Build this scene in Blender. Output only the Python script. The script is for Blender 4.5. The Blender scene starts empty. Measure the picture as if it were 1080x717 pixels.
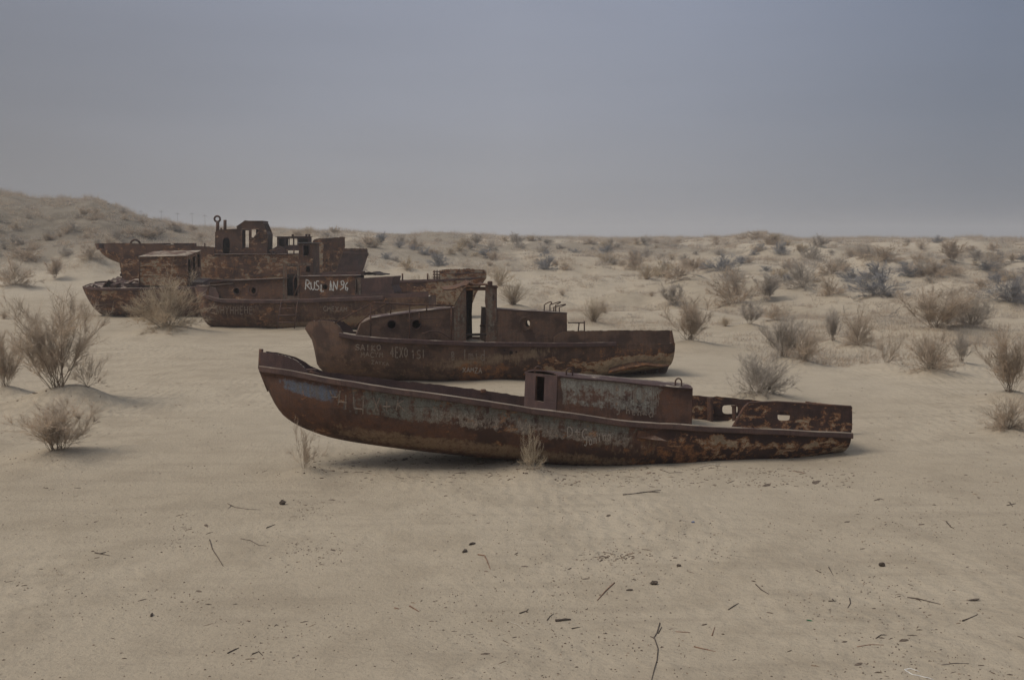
import bpy, bmesh, math, random
from mathutils import Vector, Matrix, noise
from mathutils.bvhtree import BVHTree
from mathutils.geometry import tessellate_polygon
R = math.radians
random.seed(7)
S = bpy.context.scene
COL = S.collection

# ------------------------------------------------------------------ camera
FPX, HORIZON, CAMZ = 1060.0, 252.0, 4.6          # focal length in photo pixels, horizon row, eye height
PITCH = math.atan((358.5 - HORIZON) / FPX)
cd = bpy.data.cameras.new('camera'); cam = bpy.data.objects.new('camera', cd); COL.objects.link(cam)
cam.location = (0, 0, CAMZ); cam.rotation_euler = (R(90) - PITCH, 0, 0)
cd.sensor_width = 36; cd.lens = 36 * FPX / 1080; cd.clip_start = .1; cd.clip_end = 6000
S.camera = cam
CAM = Vector((0, 0, CAMZ))
def ray(px, py):
    a, b = (px - 540) / FPX, (358.5 - py) / FPX
    return Vector((a, math.cos(PITCH) + b * math.sin(PITCH), -math.sin(PITCH) + b * math.cos(PITCH)))

# ------------------------------------------------------------------ sky, sun, exposure
SUN_EL, SUN_AZ = R(54), R(-108)                   # azimuth from +Y towards +X: from the left, a little behind the camera
w = bpy.data.worlds.new('World'); S.world = w; w.use_nodes = True
nt = w.node_tree; nt.nodes.clear(); N = nt.nodes.new; L = nt.links.new
out = N('ShaderNodeOutputWorld'); bg = N('ShaderNodeBackground'); bg.inputs['Strength'].default_value = .1
sky = N('ShaderNodeTexSky'); sky.sky_type = 'NISHITA'; sky.sun_disc = False
sky.sun_elevation = SUN_EL; sky.sun_rotation = SUN_AZ; sky.dust_density = 6; sky.air_density = 1.2
tc = N('ShaderNodeTexCoord'); sx = N('ShaderNodeSeparateXYZ'); L(tc.outputs['Generated'], sx.inputs[0])
ramp = N('ShaderNodeValToRGB'); L(sx.outputs['Z'], ramp.inputs[0])      # the dusty overcast, by elevation
e = ramp.color_ramp.elements
e[0].position = 0; e[0].color = (.194, .192, .196, 1)
e[1].position = 1; e[1].color = (.40, .42, .46, 1)
for p, c in ((.05, (.178, .180, .194)), (.12, (.164, .171, .199)), (.25, (.158, .170, .211)), (.45, (.25, .27, .31))):
    k = e.new(p); k.color = (*c, 1)
az = N('ShaderNodeMapRange'); L(sx.outputs['X'], az.inputs[0])
az.inputs[1].default_value = -.8; az.inputs[2].default_value = .8
azr = N('ShaderNodeValToRGB'); L(az.outputs[0], azr.inputs[0])
_e = azr.color_ramp.elements; _e[0].color = (.62, .61, .60, 1); _e[1].color = (.48, .54, .62, 1)
for p, c in ((.22, (.72, .71, .70)), (.38, (.93, .93, .93)), (.5, (1.04, 1.04, 1.04)), (.6, (.93, .95, .98)), (.76, (.58, .63, .70))):
    k = _e.new(p); k.color = (*c, 1)
mp = N('ShaderNodeMapping'); mp.inputs['Scale'].default_value = (1.2, 1.2, 7); L(tc.outputs['Generated'], mp.inputs[0])
cn = N('ShaderNodeTexNoise'); cn.inputs['Scale'].default_value = 1.6; cn.inputs['Detail'].default_value = 4; L(mp.outputs[0], cn.inputs[0])
cr = N('ShaderNodeMapRange'); L(cn.outputs[0], cr.inputs[0]); cr.inputs[1].default_value = .3; cr.inputs[2].default_value = .7
cr.inputs[3].default_value = .94; cr.inputs[4].default_value = 1.06
def wmix(kind, a, b, f=1.0):
    m = N('ShaderNodeMix'); m.data_type = 'RGBA'; m.blend_type = kind; m.inputs[0].default_value = f
    L(a, m.inputs[6]); L(b, m.inputs[7]); return m.outputs[2]
c1 = wmix('MULTIPLY', ramp.outputs[0], azr.outputs[0]); 
vm = N('ShaderNodeVectorMath'); vm.operation = 'SCALE'; L(c1, vm.inputs[0]); L(cr.outputs[0], vm.inputs['Scale'])
v2 = N('ShaderNodeVectorMath'); v2.operation = 'SCALE'; L(vm.outputs[0], v2.inputs[0]); v2.inputs['Scale'].default_value = 10
fin = wmix('MIX', v2.outputs[0], sky.outputs[0], .08)
L(fin, bg.inputs[0]); L(bg.outputs[0], out.inputs[0])
sd = bpy.data.lights.new('sun', 'SUN'); sun = bpy.data.objects.new('sun', sd); COL.objects.link(sun)
sd.energy = 1.15; sd.angle = R(24); sd.color = (1, .95, .87)
sdir = Vector((math.sin(SUN_AZ) * math.cos(SUN_EL), math.cos(SUN_AZ) * math.cos(SUN_EL), math.sin(SUN_EL)))
sun.rotation_euler = sdir.to_track_quat('Z', 'Y').to_euler()
V = S.view_settings; S.display_settings.display_device = 'sRGB'
V.view_transform = 'Standard'; V.look = 'None'; V.gamma = 1; V.exposure = .78; V.use_curve_mapping = False
S.cycles.volume_bounces = 1; S.cycles.max_bounces = 6; S.cycles.transparent_max_bounces = 8

# ------------------------------------------------------------------ small helpers
def tag(o, label=None, cat=None, group=None, kind=None):
    for k, v in (('label', label), ('category', cat), ('group', group), ('kind', kind)):
        if v: o[k] = v
    return o
def smooth01(a, b, x):
    t = min(1, max(0, (x - a) / (b - a))); return t * t * (3 - 2 * t)
def lerp(a, b, t): return a + (b - a) * t
def interp(pts):
    """smooth (monotone cubic) curve through sorted (x, y) points"""
    pts = sorted(pts); X = [p[0] for p in pts]; Y = [p[1] for p in pts]; n = len(X)
    d = [(Y[i + 1] - Y[i]) / max(1e-9, X[i + 1] - X[i]) for i in range(n - 1)]
    m = [d[0]] + [0 if d[i - 1] * d[i] <= 0 else 2 * d[i - 1] * d[i] / (d[i - 1] + d[i]) for i in range(1, n - 1)] + [d[-1]]
    def f(x):
        if x <= X[0]: return Y[0]
        if x >= X[-1]: return Y[-1]
        i = 0
        while x > X[i + 1]: i += 1
        h = X[i + 1] - X[i]; t = (x - X[i]) / h; t2, t3 = t * t, t * t * t
        return (2*t3-3*t2+1)*Y[i] + (t3-2*t2+t)*h*m[i] + (-2*t3+3*t2)*Y[i+1] + (t3-t2)*h*m[i+1]
    return f
def link(name, bm, mat, parent=None, solid=0, smooth=False, attrs=None, offset=0):
    me = bpy.data.meshes.new(name)
    if solid:
        bmesh.ops.remove_doubles(bm, verts=bm.verts, dist=.002)
        bmesh.ops.recalc_face_normals(bm, faces=bm.faces)
    bm.to_mesh(me); bm.free()
    o = bpy.data.objects.new(name, me); COL.objects.link(o)
    for m in (mat if isinstance(mat, (list, tuple)) else [mat]): me.materials.append(m)
    if parent: o.parent = parent
    if solid:
        md = o.modifiers.new('plate', 'SOLIDIFY'); md.thickness = solid; md.offset = offset; md.use_even_offset = False
    if smooth:
        me.polygons.foreach_set('use_smooth', [True] * len(me.polygons))
    return o
def tube(bm, pts, r0, r1=None, n=6, cap=True):
    r1 = r0 if r1 is None else r1; rings = []; k = len(pts)
    for i, p in enumerate(pts):
        d = (pts[min(i + 1, k - 1)] - pts[max(i - 1, 0)]).normalized()
        a = d.orthogonal().normalized(); b = d.cross(a)
        if i:
            a = (pa - d * pa.dot(d)).normalized(); b = d.cross(a)
        pa = a; r = lerp(r0, r1, i / max(1, k - 1))
        rings.append([bm.verts.new(p + (a * math.cos(2*math.pi*j/n) + b * math.sin(2*math.pi*j/n)) * r) for j in range(n)])
    for i in range(k - 1):
        for j in range(n):
            bm.faces.new((rings[i][j], rings[i][(j+1) % n], rings[i+1][(j+1) % n], rings[i+1][j]))
    if cap:
        bm.faces.new(rings[0][::-1]); bm.faces.new(rings[-1])
def box(bm, lo, hi):
    x0, y0, z0 = lo; x1, y1, z1 = hi
    v = [bm.verts.new(p) for p in ((x0,y0,z0),(x1,y0,z0),(x1,y1,z0),(x0,y1,z0),(x0,y0,z1),(x1,y0,z1),(x1,y1,z1),(x0,y1,z1))]
    for f in ((3,2,1,0),(4,5,6,7),(0,1,5,4),(1,2,6,5),(2,3,7,6),(3,0,4,7)): bm.faces.new([v[i] for i in f])
def jag(poly, amp, step, edges=None, seed=0):
    """a polygon whose chosen edges are eaten into an uneven line"""
    rnd = random.Random(seed); o = []
    n = len(poly)
    for i in range(n):
        a, b = Vector(poly[i]), Vector(poly[(i + 1) % n]); o.append(tuple(a))
        if edges is None or i in edges:
            m = max(1, int((b - a).length / step)); nn = Vector((-(b - a).y, (b - a).x)).normalized()
            for k in range(1, m):
                q = a.lerp(b, (k + rnd.uniform(-.3, .3)) / m) + nn * rnd.uniform(-1, 1) * amp * rnd.random(); o.append((q.x, q.y))
    return o
def plate(bm, outer, holes, f):
    """a flat sheet with holes, f maps its 2-D points into the boat"""
    loops = [outer] + list(holes)
    flat = [p for l in loops for p in l]
    vs = [bm.verts.new(f(*p)) for p in flat]
    for t in tessellate_polygon([[Vector((p[0], p[1], 0)) for p in l] for l in loops]):
        try: bm.faces.new([vs[i] for i in t])
        except ValueError: pass
def circ(cx, cy, r, n=18, sx=1, k=1.0):
    """circle, or rounded slot when sx > 1"""
    return [(cx + r * sx * math.copysign(abs(math.cos(a)) ** k, math.cos(a)), cy + r * math.copysign(abs(math.sin(a)) ** k, math.sin(a))) for a in (2*math.pi*i/n for i in range(n))]
def rect(x0, y0, x1, y1): return [(x0, y0), (x1, y0), (x1, y1), (x0, y1)]

# ------------------------------------------------------------------ materials
class G:
    """a few node shortcuts"""
    def __init__(s, name):
        s.m = bpy.data.materials.new(name); s.m.use_nodes = True; s.t = s.m.node_tree; s.t.nodes.clear()
        s.out = s.n('ShaderNodeOutputMaterial'); s.b = s.n('ShaderNodeBsdfPrincipled'); s.l(s.b.outputs[0], s.out.inputs[0])
        s.b.inputs['Roughness'].default_value = .9; s.b.inputs['Specular IOR Level'].default_value = .2
        s.co = s.n('ShaderNodeTexCoord').outputs['Object']
    def n(s, k): return s.t.nodes.new(k)
    def l(s, a, b): s.t.links.new(a, b)
    def map(s, sc, off=(0, 0, 0), src=None):
        m = s.n('ShaderNodeMapping'); m.inputs['Scale'].default_value = sc; m.inputs['Location'].default_value = off; s.l(src or s.co, m.inputs[0]); return m.outputs[0]
    def noise(s, scale, detail=6, rough=.6, vec=None, dist=0):
        k = s.n('ShaderNodeTexNoise'); k.inputs['Scale'].default_value = scale; k.inputs['Detail'].default_value = detail
        k.inputs['Roughness'].default_value = rough; k.inputs['Distortion'].default_value = dist; s.l(vec or s.co, k.inputs[0]); return k.outputs[0]
    def math(s, op, a, b=None):
        k = s.n('ShaderNodeMath'); k.operation = op
        for i, v in enumerate((a, b)):
            if v is None: continue
            if isinstance(v, (int, float)): k.inputs[i].default_value = v
            else: s.l(v, k.inputs[i])
        return k.outputs[0]
    def step(s, v, a, b, lo=0, hi=1):
        k = s.n('ShaderNodeMapRange'); k.interpolation_type = 'SMOOTHSTEP'; s.l(v, k.inputs[0])
        for i, x in ((1, a), (2, b), (3, lo), (4, hi)): k.inputs[i].default_value = x
        return k.outputs[0]
    def mix(s, f, a, b, kind='MIX'):
        k = s.n('ShaderNodeMix'); k.data_type = 'RGBA'; k.blend_type = kind
        for i, v in ((0, f), (6, a), (7, b)):
            if isinstance(v, (int, float)): k.inputs[i].default_value = v
            elif isinstance(v, tuple): k.inputs[i].default_value = (*v, 1)
            else: s.l(v, k.inputs[i])
        return k.outputs[2]
    def attr(s, name):
        k = s.n('ShaderNodeAttribute'); k.attribute_name = name; return k.outputs['Fac']
    def bump(s, h, strength, dist):
        k = s.n('ShaderNodeBump'); k.inputs['Strength'].default_value = strength; k.inputs['Distance'].default_value = dist
        s.l(h, k.inputs['Height']); s.l(k.outputs[0], s.b.inputs['Normal'])

def rust(name, base=(.105, .060, .045), red=(.135, .066, .040), dark=(.040, .025, .022), orange=-.1, flake=-.15, paint=-.3, pcol=(.165, .178, .152),
         fcol=(.41, .315, .21), ocol=(.34, .155, .065), dust=.5, k=1.0, off=(0, 0, 0), sw=.6):
    """rusted steel: blotchy browns, orange bloom running down in streaks, scaled-off pale patches, rests of paint, blown sand on top.
    The float attributes orange / flake / paint / blue / grime add local amounts of each."""
    g = G(name); co = g.map((1, 1, 1), off)
    n1 = g.noise(1.6 * k, 7, .62, co); n2 = g.noise(6 * k, 8, .66, co, .3); n3 = g.noise(40 * k, 5, .6, co)
    st = g.noise(1, 6, .6, g.map((7 * k, 7 * k, .55 * k), off)); st2 = g.noise(1, 5, .65, g.map((16 * k, 16 * k, 1.1 * k), (3, 1, 7)))
    c = g.mix(g.step(n2, .38, .62), base, red)
    c = g.mix(g.math('MULTIPLY', g.step(n1, .44, .60), .75), c, dark)
    c = g.mix(g.math('MULTIPLY', g.step(st2, .5, .68), .45), c, tuple(x * .5 for x in base))
    gm = g.attr('grime')
    c = g.mix(g.math('MULTIPLY', g.math('ADD', g.attr('darken'), 0), g.step(n1, .25, .55, .55, 1)), c, (.036, .024, .023))  # local darkening of the browns towards near-black
    gs = g.math('ADD', gm, g.math('ADD', g.math('MULTIPLY', g.math('SUBTRACT', n2, .5), 1.7), g.math('MULTIPLY', g.math('SUBTRACT', st2, .5), 1.6)))
    c = g.mix(g.math('MULTIPLY', g.math('MULTIPLY', g.step(gs, .25, 1.0), g.step(gm, 0, .12)), .85), c, (.255, .185, .12))
    po = g.math('ADD', g.math('ADD', g.math('MULTIPLY', st, sw), g.math('ADD', g.math('MULTIPLY', n2, .55), g.math('MULTIPLY', n1, .6 - sw))), g.math('ADD', g.math('MULTIPLY', g.attr('paint'), .5), paint - .08))
    pv = g.math("ADD", g.math("MULTIPLY", g.math("SUBTRACT", st2, .5), .35), g.math("MULTIPLY", g.math("SUBTRACT", g.noise(9 * k, 8, .7, co), .5), .7))
    pm = g.math("MULTIPLY", g.step(g.math("ADD", po, pv), .46, .66), .9)
    pc = g.mix(g.attr('blue'), pcol, (.105, .140, .205))
    pc = g.mix(g.math('MULTIPLY', g.attr('pale'), 1), pc, (.40, .335, .27)); pc = g.mix(g.step(st2, .42, .64, 0, .7), pc, (.16, .13, .105)); pc = g.mix(g.step(n3, .35, .7, 0, .6), pc, tuple(x * .7 for x in pcol))
    c = g.mix(pm, c, pc)
    oo = g.math('ADD', g.math('ADD', g.math('MULTIPLY', st, .45), g.math('MULTIPLY', g.noise(5 * k, 10, .74, g.map((.8, 1, 1), (2, 8, 4)), .3), .75)), g.math('ADD', g.math('MULTIPLY', g.attr('orange'), .4), orange - .05))
    om = g.math('MULTIPLY', g.step(oo, .56, .70), .85)
    c = g.mix(om, c, g.mix(g.step(n3, .3, .7), ocol, tuple(x * .62 for x in ocol)))
    fn = g.noise(4.2 * k, 14, .74, g.map((.75, 1, 1.35), (5, 2, 9)), .35)
    fo = g.math('ADD', g.math('ADD', fn, g.math('MULTIPLY', g.math('SUBTRACT', g.noise(1.1 * k, 4, .55, g.map((.6, 1, 1.2), (7, 7, 7))), .5), .38)), g.math('ADD', g.math('MULTIPLY', g.attr('flake'), .34), flake))
    fm = g.step(fo, .515, .548)
    c = g.mix(g.math('MULTIPLY', g.step(fo, .455, .515), .75), c, ocol)
    c = g.mix(fm, c, g.mix(g.step(n2, .4, .6), fcol, tuple(x * .66 for x in fcol)))
    # fine speckle of grain
    c = g.mix(g.step(n3, .36, .64, .0, .35), c, tuple(x * .55 for x in base))
    bk = g.n('ShaderNodeTexBrick'); sv = g.n('ShaderNodeSeparateXYZ'); cv = g.n('ShaderNodeCombineXYZ'); g.l(co, sv.inputs[0]); g.l(sv.outputs['X'], cv.inputs[0]); g.l(sv.outputs['Z'], cv.inputs[1]); g.l(cv.outputs[0], bk.inputs['Vector'])
    for i_, v_ in (('Scale', 1), ('Mortar Size', .007), ('Mortar Smooth', .6), ('Brick Width', 1.9), ('Row Height', .62)): bk.inputs[i_].default_value = v_
    seam = bk.outputs['Fac']; c = g.mix(g.math('MULTIPLY', seam, g.step(n2, .35, .65, .1, .55)), c, tuple(x * .45 for x in base))
    geo = g.n('ShaderNodeNewGeometry'); sp = g.n('ShaderNodeSeparateXYZ'); g.l(geo.outputs['True Normal'], sp.inputs[0])
    du = g.math('MULTIPLY', g.step(sp.outputs['Z'], .55, .9), g.step(g.math('ADD', n1, g.math('MULTIPLY', n2, .4)), .86 - dust * .45, 1.02 - dust * .45))
    c = g.mix(g.math('MULTIPLY', du, .85), c, (.37, .31, .235))
    g.l(c, g.b.inputs['Base Color'])
    h = g.math('ADD', g.math('ADD', g.math('MULTIPLY', n2, .6), g.math('MULTIPLY', n3, .35)), g.math('ADD', g.math('MULTIPLY', fm, -.25), g.math('MULTIPLY', seam, .5)))
    g.bump(h, .55, .02)
    g.b.inputs['Roughness'].default_value = .82
    return g.m
M = {
 'hull': rust('rust_hull', off=(1, 0, 0)),
 'rail': rust('rust_rail', base=(.098, .062, .053), red=(.118, .070, .055), dark=(.06, .04, .038), dust=.75, flake=-.25, orange=-.2),
 'deck': rust('rust_deck', base=(.15, .105, .085), dust=1.1, flake=-.2),
 'cabin': rust('rust_cabin_painted', base=(.12, .068, .050), paint=-.42, sw=.22, pcol=(.33, .325, .275), orange=-.08, flake=-.2, off=(4, 0, 2)),
 'plum': rust('rust_plum', base=(.074, .047, .044), red=(.09, .052, .045), dark=(.05, .032, .032), orange=-.25, flake=-.3, dust=.4),
 'flaky': rust('rust_scaled', base=(.062, .038, .032), red=(.085, .045, .034), dark=(.034, .022, .021), flake=-.055, orange=-.08, off=(2, 7, 1)),
 'brown': rust('rust_brown', base=(.115, .074, .055), red=(.135, .078, .052), paint=-.2, pcol=(.17, .17, .145), orange=-.12, flake=-.2, off=(8, 1, 3)),
 'green': rust('rust_green_paint', base=(.12, .085, .065), paint=.0, pcol=(.17, .162, .128), orange=-.12, flake=-.22, off=(1, 8, 3)),
 'far': rust('rust_far', base=(.108, .064, .047), red=(.135, .070, .043), dark=(.046, .028, .024), orange=-.10, k=.7, flake=-.12, off=(3, 3, 3)),
 'far2': rust('rust_far_scaled', base=(.125, .07, .048), red=(.155, .082, .048), orange=-.03, flake=-.005, fcol=(.34, .28, .2), k=.6, dust=.2, off=(6, 3, 1)),
 'farp': rust('rust_far_plum', base=(.10, .062, .055), dark=(.055, .036, .034), red=(.115, .066, .055), orange=-.15, flake=-.3, off=(9, 3, 1)),
}
def plain(name, c, var=.35, sc=8, bump=.3, rough=.95):
    g = G(name); n = g.noise(sc, 6, .6)
    g.l(g.mix(g.step(n, .3, .7), tuple(x * (1 - var) for x in c), tuple(min(1, x * (1 + var)) for x in c)), g.b.inputs['Base Color'])
    g.b.inputs['Roughness'].default_value = rough
    if bump: g.bump(n, bump, .01)
    return g.m
def chalk(name, c, thr):
    """worn hand-painted lettering: the paint has come off in places and the rust shows"""
    g = G(name); n = g.noise(22, 6, .7)
    g.l(g.mix(g.step(n, thr, thr + .16), c, (.115, .07, .052)), g.b.inputs['Base Color']); return g.m
M['torn'] = rust('rust_torn', base=(.12, .068, .045), red=(.15, .08, .045), orange=.0, flake=-.12, dust=-1, off=(5, 5, 2))
M['white'] = chalk('white_lettering', (.48, .47, .44), .56)
M['chalk'] = chalk('faded_lettering', (.32, .275, .23), .53)
M['ghost'] = chalk('ghost_lettering', (.205, .165, .13), .50)
M['dark'] = plain('dark_steel', (.03, .022, .02))  # near-black steel for jamb, sill, door, buckled plate and hole discs
M['iron'] = rust('rust_iron', base=(.075, .046, .038), dark=(.045, .03, .028), orange=-.2, flake=-.3, dust=0)
M['slate'] = plain('grey_steel', (.16, .155, .155), .3, 12)

# sand
def sand_mat():
    g = G('desert_sand'); P = g.co
    big = g.noise(.09, 5, .55, P); mid = g.noise(.9, 6, .6, P); fine = g.noise(14, 6, .65, P); grain = g.noise(160, 3, .6, P)
    c = g.mix(g.step(big, .35, .65), (.362, .298, .217), (.424, .352, .260))
    c = g.mix(g.step(mid, .42, .70, 0, .6), c, (.290, .236, .170))
    strk = g.noise(1.0, 6, .65, g.map((.35, 2.2, 1), (2, 5, 0))); c = g.mix(g.step(strk, .48, .68, 0, .4), c, (.275, .225, .165))
    c = g.mix(g.step(fine, .5, .72, 0, .45), c, (.27, .222, .165))
    sp = g.noise(55, 3, .5, g.map((1, .6, 1)))
    c = g.mix(g.step(sp, .655, .70, 0, .75), c, (.135, .105, .08))
    pale = g.noise(.028, 4, .5, g.map((1, 1, 1), (7, 3, 0)))
    c = g.mix(g.step(pale, .45, .66, 0, .6), c, (.455, .39, .30))
    cov = g.step(g.math('ADD', g.math('MULTIPLY', g.attr('cover'), .5), g.math('MULTIPLY', g.noise(1.1, 8, .72, P), .55)), .46, .72)
    c = g.mix(g.math('MULTIPLY', cov, .85), c, g.mix(g.step(g.attr('cover'), 1.0, 1.25), (.20, .165, .125), g.mix(g.step(g.noise(.5, 8, .7, P), .4, .6), (.105, .086, .064), (.19, .158, .12))))
    c = g.mix(g.step(grain, .4, .65, 0, .18), c, (.22, .18, .13))
    g.l(c, g.b.inputs['Base Color']); g.b.inputs['Roughness'].default_value = 1; g.b.inputs['Specular IOR Level'].default_value = .08
    wv = g.n('ShaderNodeTexWave'); wv.inputs['Scale'].default_value = 2.2; wv.inputs['Distortion'].default_value = 9; wv.inputs['Detail'].default_value = 3
    wv.inputs['Detail Scale'].default_value = .7; g.l(g.map((.45, 1.2, 0)), wv.inputs[0])
    h = g.math('ADD', g.math('MULTIPLY', wv.outputs['Fac'], g.math('MULTIPLY', g.step(big, .4, .65), .22)), g.math('ADD', g.math('MULTIPLY', mid, .8), g.math('MULTIPLY', fine, .35)))
    g.bump(h, .8, .11); return g.m
M['sand'] = sand_mat()


# ------------------------------------------------------------------ terrain
# crest of the land against the sky: photo column -> (row, distance)
_cr = [(-400, 196, 170), (-150, 198, 165), (0, 203, 160), (60, 210, 160), (95, 210, 160), (130, 221, 162), (165, 234, 168), (220, 241, 185), (330, 243.5, 200), (430, 247, 220),
       (560, 250.5, 240), (700, 251.5, 240), (760, 250.5, 225), (800, 245, 215), (835, 250.5, 220), (900, 251.5, 225), (1080, 252.5, 230), (1500, 252, 230)]
_cy, _cdist = interp([(a, b) for a, b, c in _cr]), interp([(a, c) for a, b, c in _cr])
MOUNDS = []
def fbm(x, y, o=4):
    return noise.fractal(Vector((x, y, 3.7)), 1.0, 2.0, o)
def ground_z(x, y, mounds=True):
    D = max(1e-3, y); r = math.hypot(x, y)
    px = 540 + FPX * (x / D if y > .5 else math.copysign(2, x)); px = max(-500, min(1600, px))
    z = .10 * fbm(x / 9, y / 9, 2) + .035 * fbm(x / 2.3 + 9, y / 2.3, 3)
    z *= 1 - .85 * math.exp(-((x - 2.2) ** 2 / 18 + (y - 20.4) ** 2 / 5)); z -= .05 * math.exp(-((x - 2.6) ** 2 / 9 + (y - 20) ** 2 / 2.5))
    z += .5 * smooth01(13, 4, r)
    Dc = _cdist(px); yc = _cy(px)
    zc = CAMZ + (HORIZON - yc) / FPX * Dc
    left = smooth01(300, 120, px)
    D0 = lerp(62, 88, left)
    rise = smooth01(D0, Dc, r) if r < Dc else 1 - .45 * smooth01(Dc, Dc * 2.6, r)
    # hummocks: only out in the dune field, the boats lie on level sand
    field = smooth01(42, 85, r) * smooth01(420, 600, px) + smooth01(80, 115, r) * (1 - smooth01(420, 600, px))
    hum = .95 * fbm(x / 19 + 4, y / 19, 3) + .75 * abs(fbm(x / 8.5, y / 8.5 + 20, 3)) + .25 * fbm(x / 3.2, y / 3.2, 2)
    amp = lerp(1.2, 1.35, left) * (1 - .45 * smooth01(Dc * .72, Dc, r)) * (1 - .5 * smooth01(Dc, Dc * 1.5, r))
    z += zc * rise * .96 + field * hum * amp - field * .25
    if mounds and r < 130:
        for mx, my, mr, mh in MOUNDS:
            q = ((x - mx) ** 2 + (y - my) ** 2) / (mr * mr)
            if q < 6: z += mh * math.exp(-q)
    return z
def hit(px, py, z0=None):
    """where the sight line through a photo pixel meets the land"""
    d = ray(px, py); t = 6.0; step = .25
    while t < 700:
        p = CAM + d * t
        if p.z < ground_z(p.x, p.y, False):
            lo, hi = t - step, t
            for _ in range(12):
                m = (lo + hi) / 2; p = CAM + d * m
                if p.z < ground_z(p.x, p.y, False): hi = m
                else: lo = m
            return CAM + d * hi
        t += step; step = max(.25, t * .006)
    return None

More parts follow.
